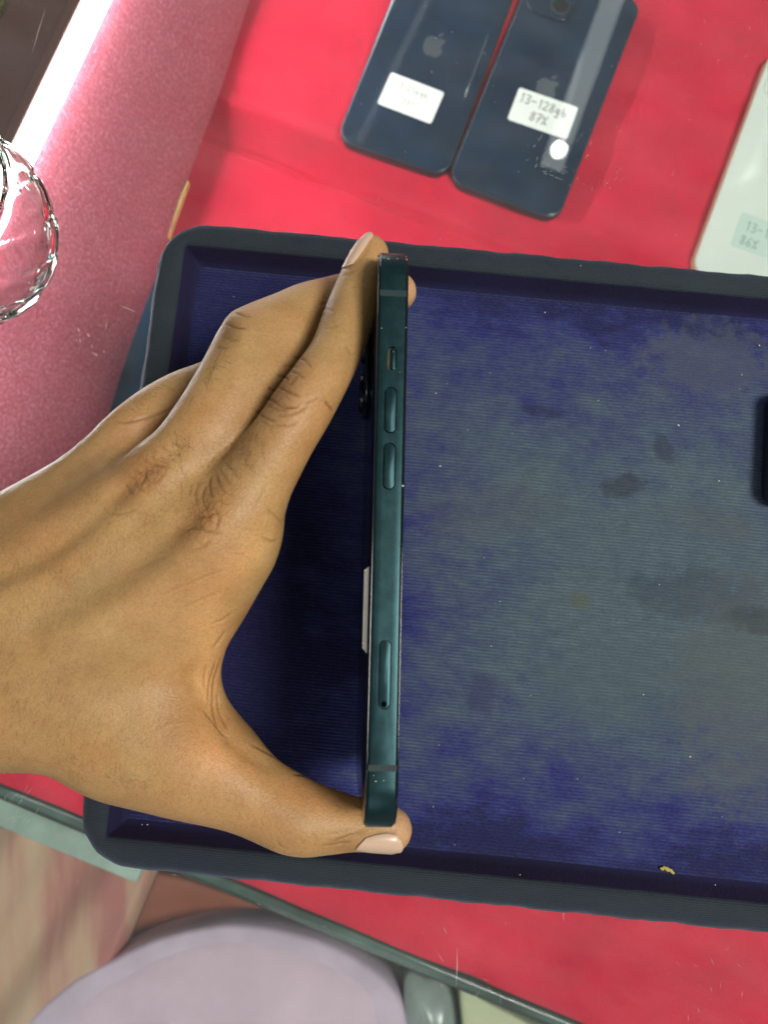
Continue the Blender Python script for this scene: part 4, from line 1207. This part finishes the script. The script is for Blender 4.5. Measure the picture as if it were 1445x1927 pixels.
def nail(rows, guess_z, thick=0.00035, arch=0.0004):
    """rows of pixel polylines across the nail, root to tip"""
    nu, nvv = 14, 22
    R_ = [cr([(x, y, 0, 0) for x, y in r], 8)[:, :2] for r in rows]
    verts, faces = [], []
    for j in range(nvv + 1):
        t = j / nvv * (len(R_) - 1); k = min(int(t), len(R_) - 2); f = t - k
        for i in range(nu + 1):
            s = i / nu * (len(R_[0]) - 1)
            def smp(r): a = min(int(s * (len(r) - 1) / (len(R_[0]) - 1)), len(r) - 2); g = s * (len(r) - 1) / (len(R_[0]) - 1) - a; return r[a] * (1 - g) + r[a + 1] * g
            q = smp(R_[k]) * (1 - f) + smp(R_[k + 1]) * f
            p, n_ = on_skin(q[0], q[1], guess_z)
            e = min(i / nu, 1 - i / nu) * 2; e2_ = min(1, j / nvv * 5)
            up = thick * min(1, e * 4) * min(1, e2_ + 0.15) + arch * math.sqrt(max(0, e * (2 - e))) * 0.6 + 0.00005
            verts.append(p + n_ * up)
    # smooth the sheet
    A_ = np.array([tuple(v) for v in verts]).reshape(nvv + 1, nu + 1, 3)
    for _ in range(10):
        B_ = A_.copy()
        B_[1:-1, 1:-1] = (A_[:-2, 1:-1] + A_[2:, 1:-1] + A_[1:-1, :-2] + A_[1:-1, 2:]) / 4
        A_ = B_
    verts = A_.reshape(-1, 3)
    for j in range(nvv):
        for i in range(nu):
            a = j * (nu + 1) + i; faces.append((a, a + 1, a + nu + 2, a + nu + 1))
    o = mesh_obj('nail', verts, faces, M['nail'], hand, smooth=True)
    sm_ = o.modifiers.new('thickness', 'SOLIDIFY'); sm_.thickness = 0.0004; sm_.offset = 0
    return o
nail([[(668, 1598), (676, 1588), (688, 1577)], [(690, 1603), (697, 1588), (706, 1571)], [(715, 1605), (720, 1589), (726, 1567.5)], [(738, 1606.5), (742, 1590), (745, 1570)], [(750, 1603), (756, 1592), (753, 1579)]], 0.100)
nail([[(643, 504), (652, 503), (664, 497)], [(650, 488), (663, 486), (676, 482)], [(662, 470), (674, 468), (686, 468)], [(675, 454), (685, 452), (695, 453)], [(688, 441), (695, 439), (702, 445)]], 0.112)
# fine hair on the back of hand and fingers
hb_v, hb_f = [], []
def hairs(n, cx, cy, rx, ry, ang, dirdeg, spread, l0, l1, w=0.000055):
    c, s = math.cos(ang), math.sin(ang)
    for _ in range(n):
        a, b_ = random.gauss(0, 0.5) * rx, random.gauss(0, 0.5) * ry
        px, py = cx + a * c - b_ * s, cy + a * s + b_ * c
        o = Vector((0, 0, CAM_H)); tgt = Vector(at(px, py, 0.11))
        h = bvh.ray_cast(o, (tgt - o).normalized())
        if h[0] is None or h[0].z < 0.07: continue
        p, n_ = h[0], h[1]
        th = math.radians(dirdeg + random.gauss(0, spread))
        d = Vector((math.cos(th), -math.sin(th), 0)); d = (d - n_ * d.dot(n_)).normalized()
        L = random.uniform(l0, l1); curl = random.gauss(0, 0.35)
        side = n_.cross(d).normalized()
        pts = []
        for k in range(5):
            t = k / 4
            pts.append(p + d * (L * t) + side * (curl * L * t * t * 0.5) + n_ * (0.00008 + L * 0.22 * t - L * 0.16 * t * t))
        base = len(hb_v)
        for k, q in enumerate(pts):
            r_ = w * (1 - 0.85 * k / 4)
            for m_ in range(3):
                aa = m_ * 2.0944
                hb_v.append(q + side * (r_ * math.cos(aa)) + n_ * (r_ * math.sin(aa)))
        for k in range(4):
            for m_ in range(3):
                i0, i1 = base + k * 3 + m_, base + k * 3 + (m_ + 1) % 3
                hb_f.append((i0, i1, i1 + 3, i0 + 3))
hairs(44, 458, 848, 80, 38, -0.95, 75, 30, 0.0022, 0.0045, 0.00003)
hairs(22, 400, 690, 55, 18, -1.1, 55, 40, 0.0025, 0.0055, 0.00004)
hairs(12, 385, 660, 30, 12, -1.1, 200, 50, 0.002, 0.004, 0.00004)
hairs(40, 330, 840, 65, 30, -1.0, 60, 30, 0.002, 0.004, 0.00003)
hairs(40, 280, 745, 60, 18, -0.6, 190, 50, 0.002, 0.004, 0.00003)
hairs(300, 90, 1320, 200, 130, 0.1, 110, 22, 0.0015, 0.0035, 0.000017)
hairs(220, 100, 1060, 200, 120, -0.6, 90, 30, 0.0015, 0.003, 0.000016)
hairs(40, 330, 930, 110, 44, -0.7, 70, 40, 0.0015, 0.003, 0.00002)
hairs(110, 200, 1455, 240, 24, 0.2, 60, 30, 0.002, 0.0035, 0.000016)
tag(mesh_obj('hair', hb_v, hb_f, M['hair'], hand, smooth=True), kind='stuff')
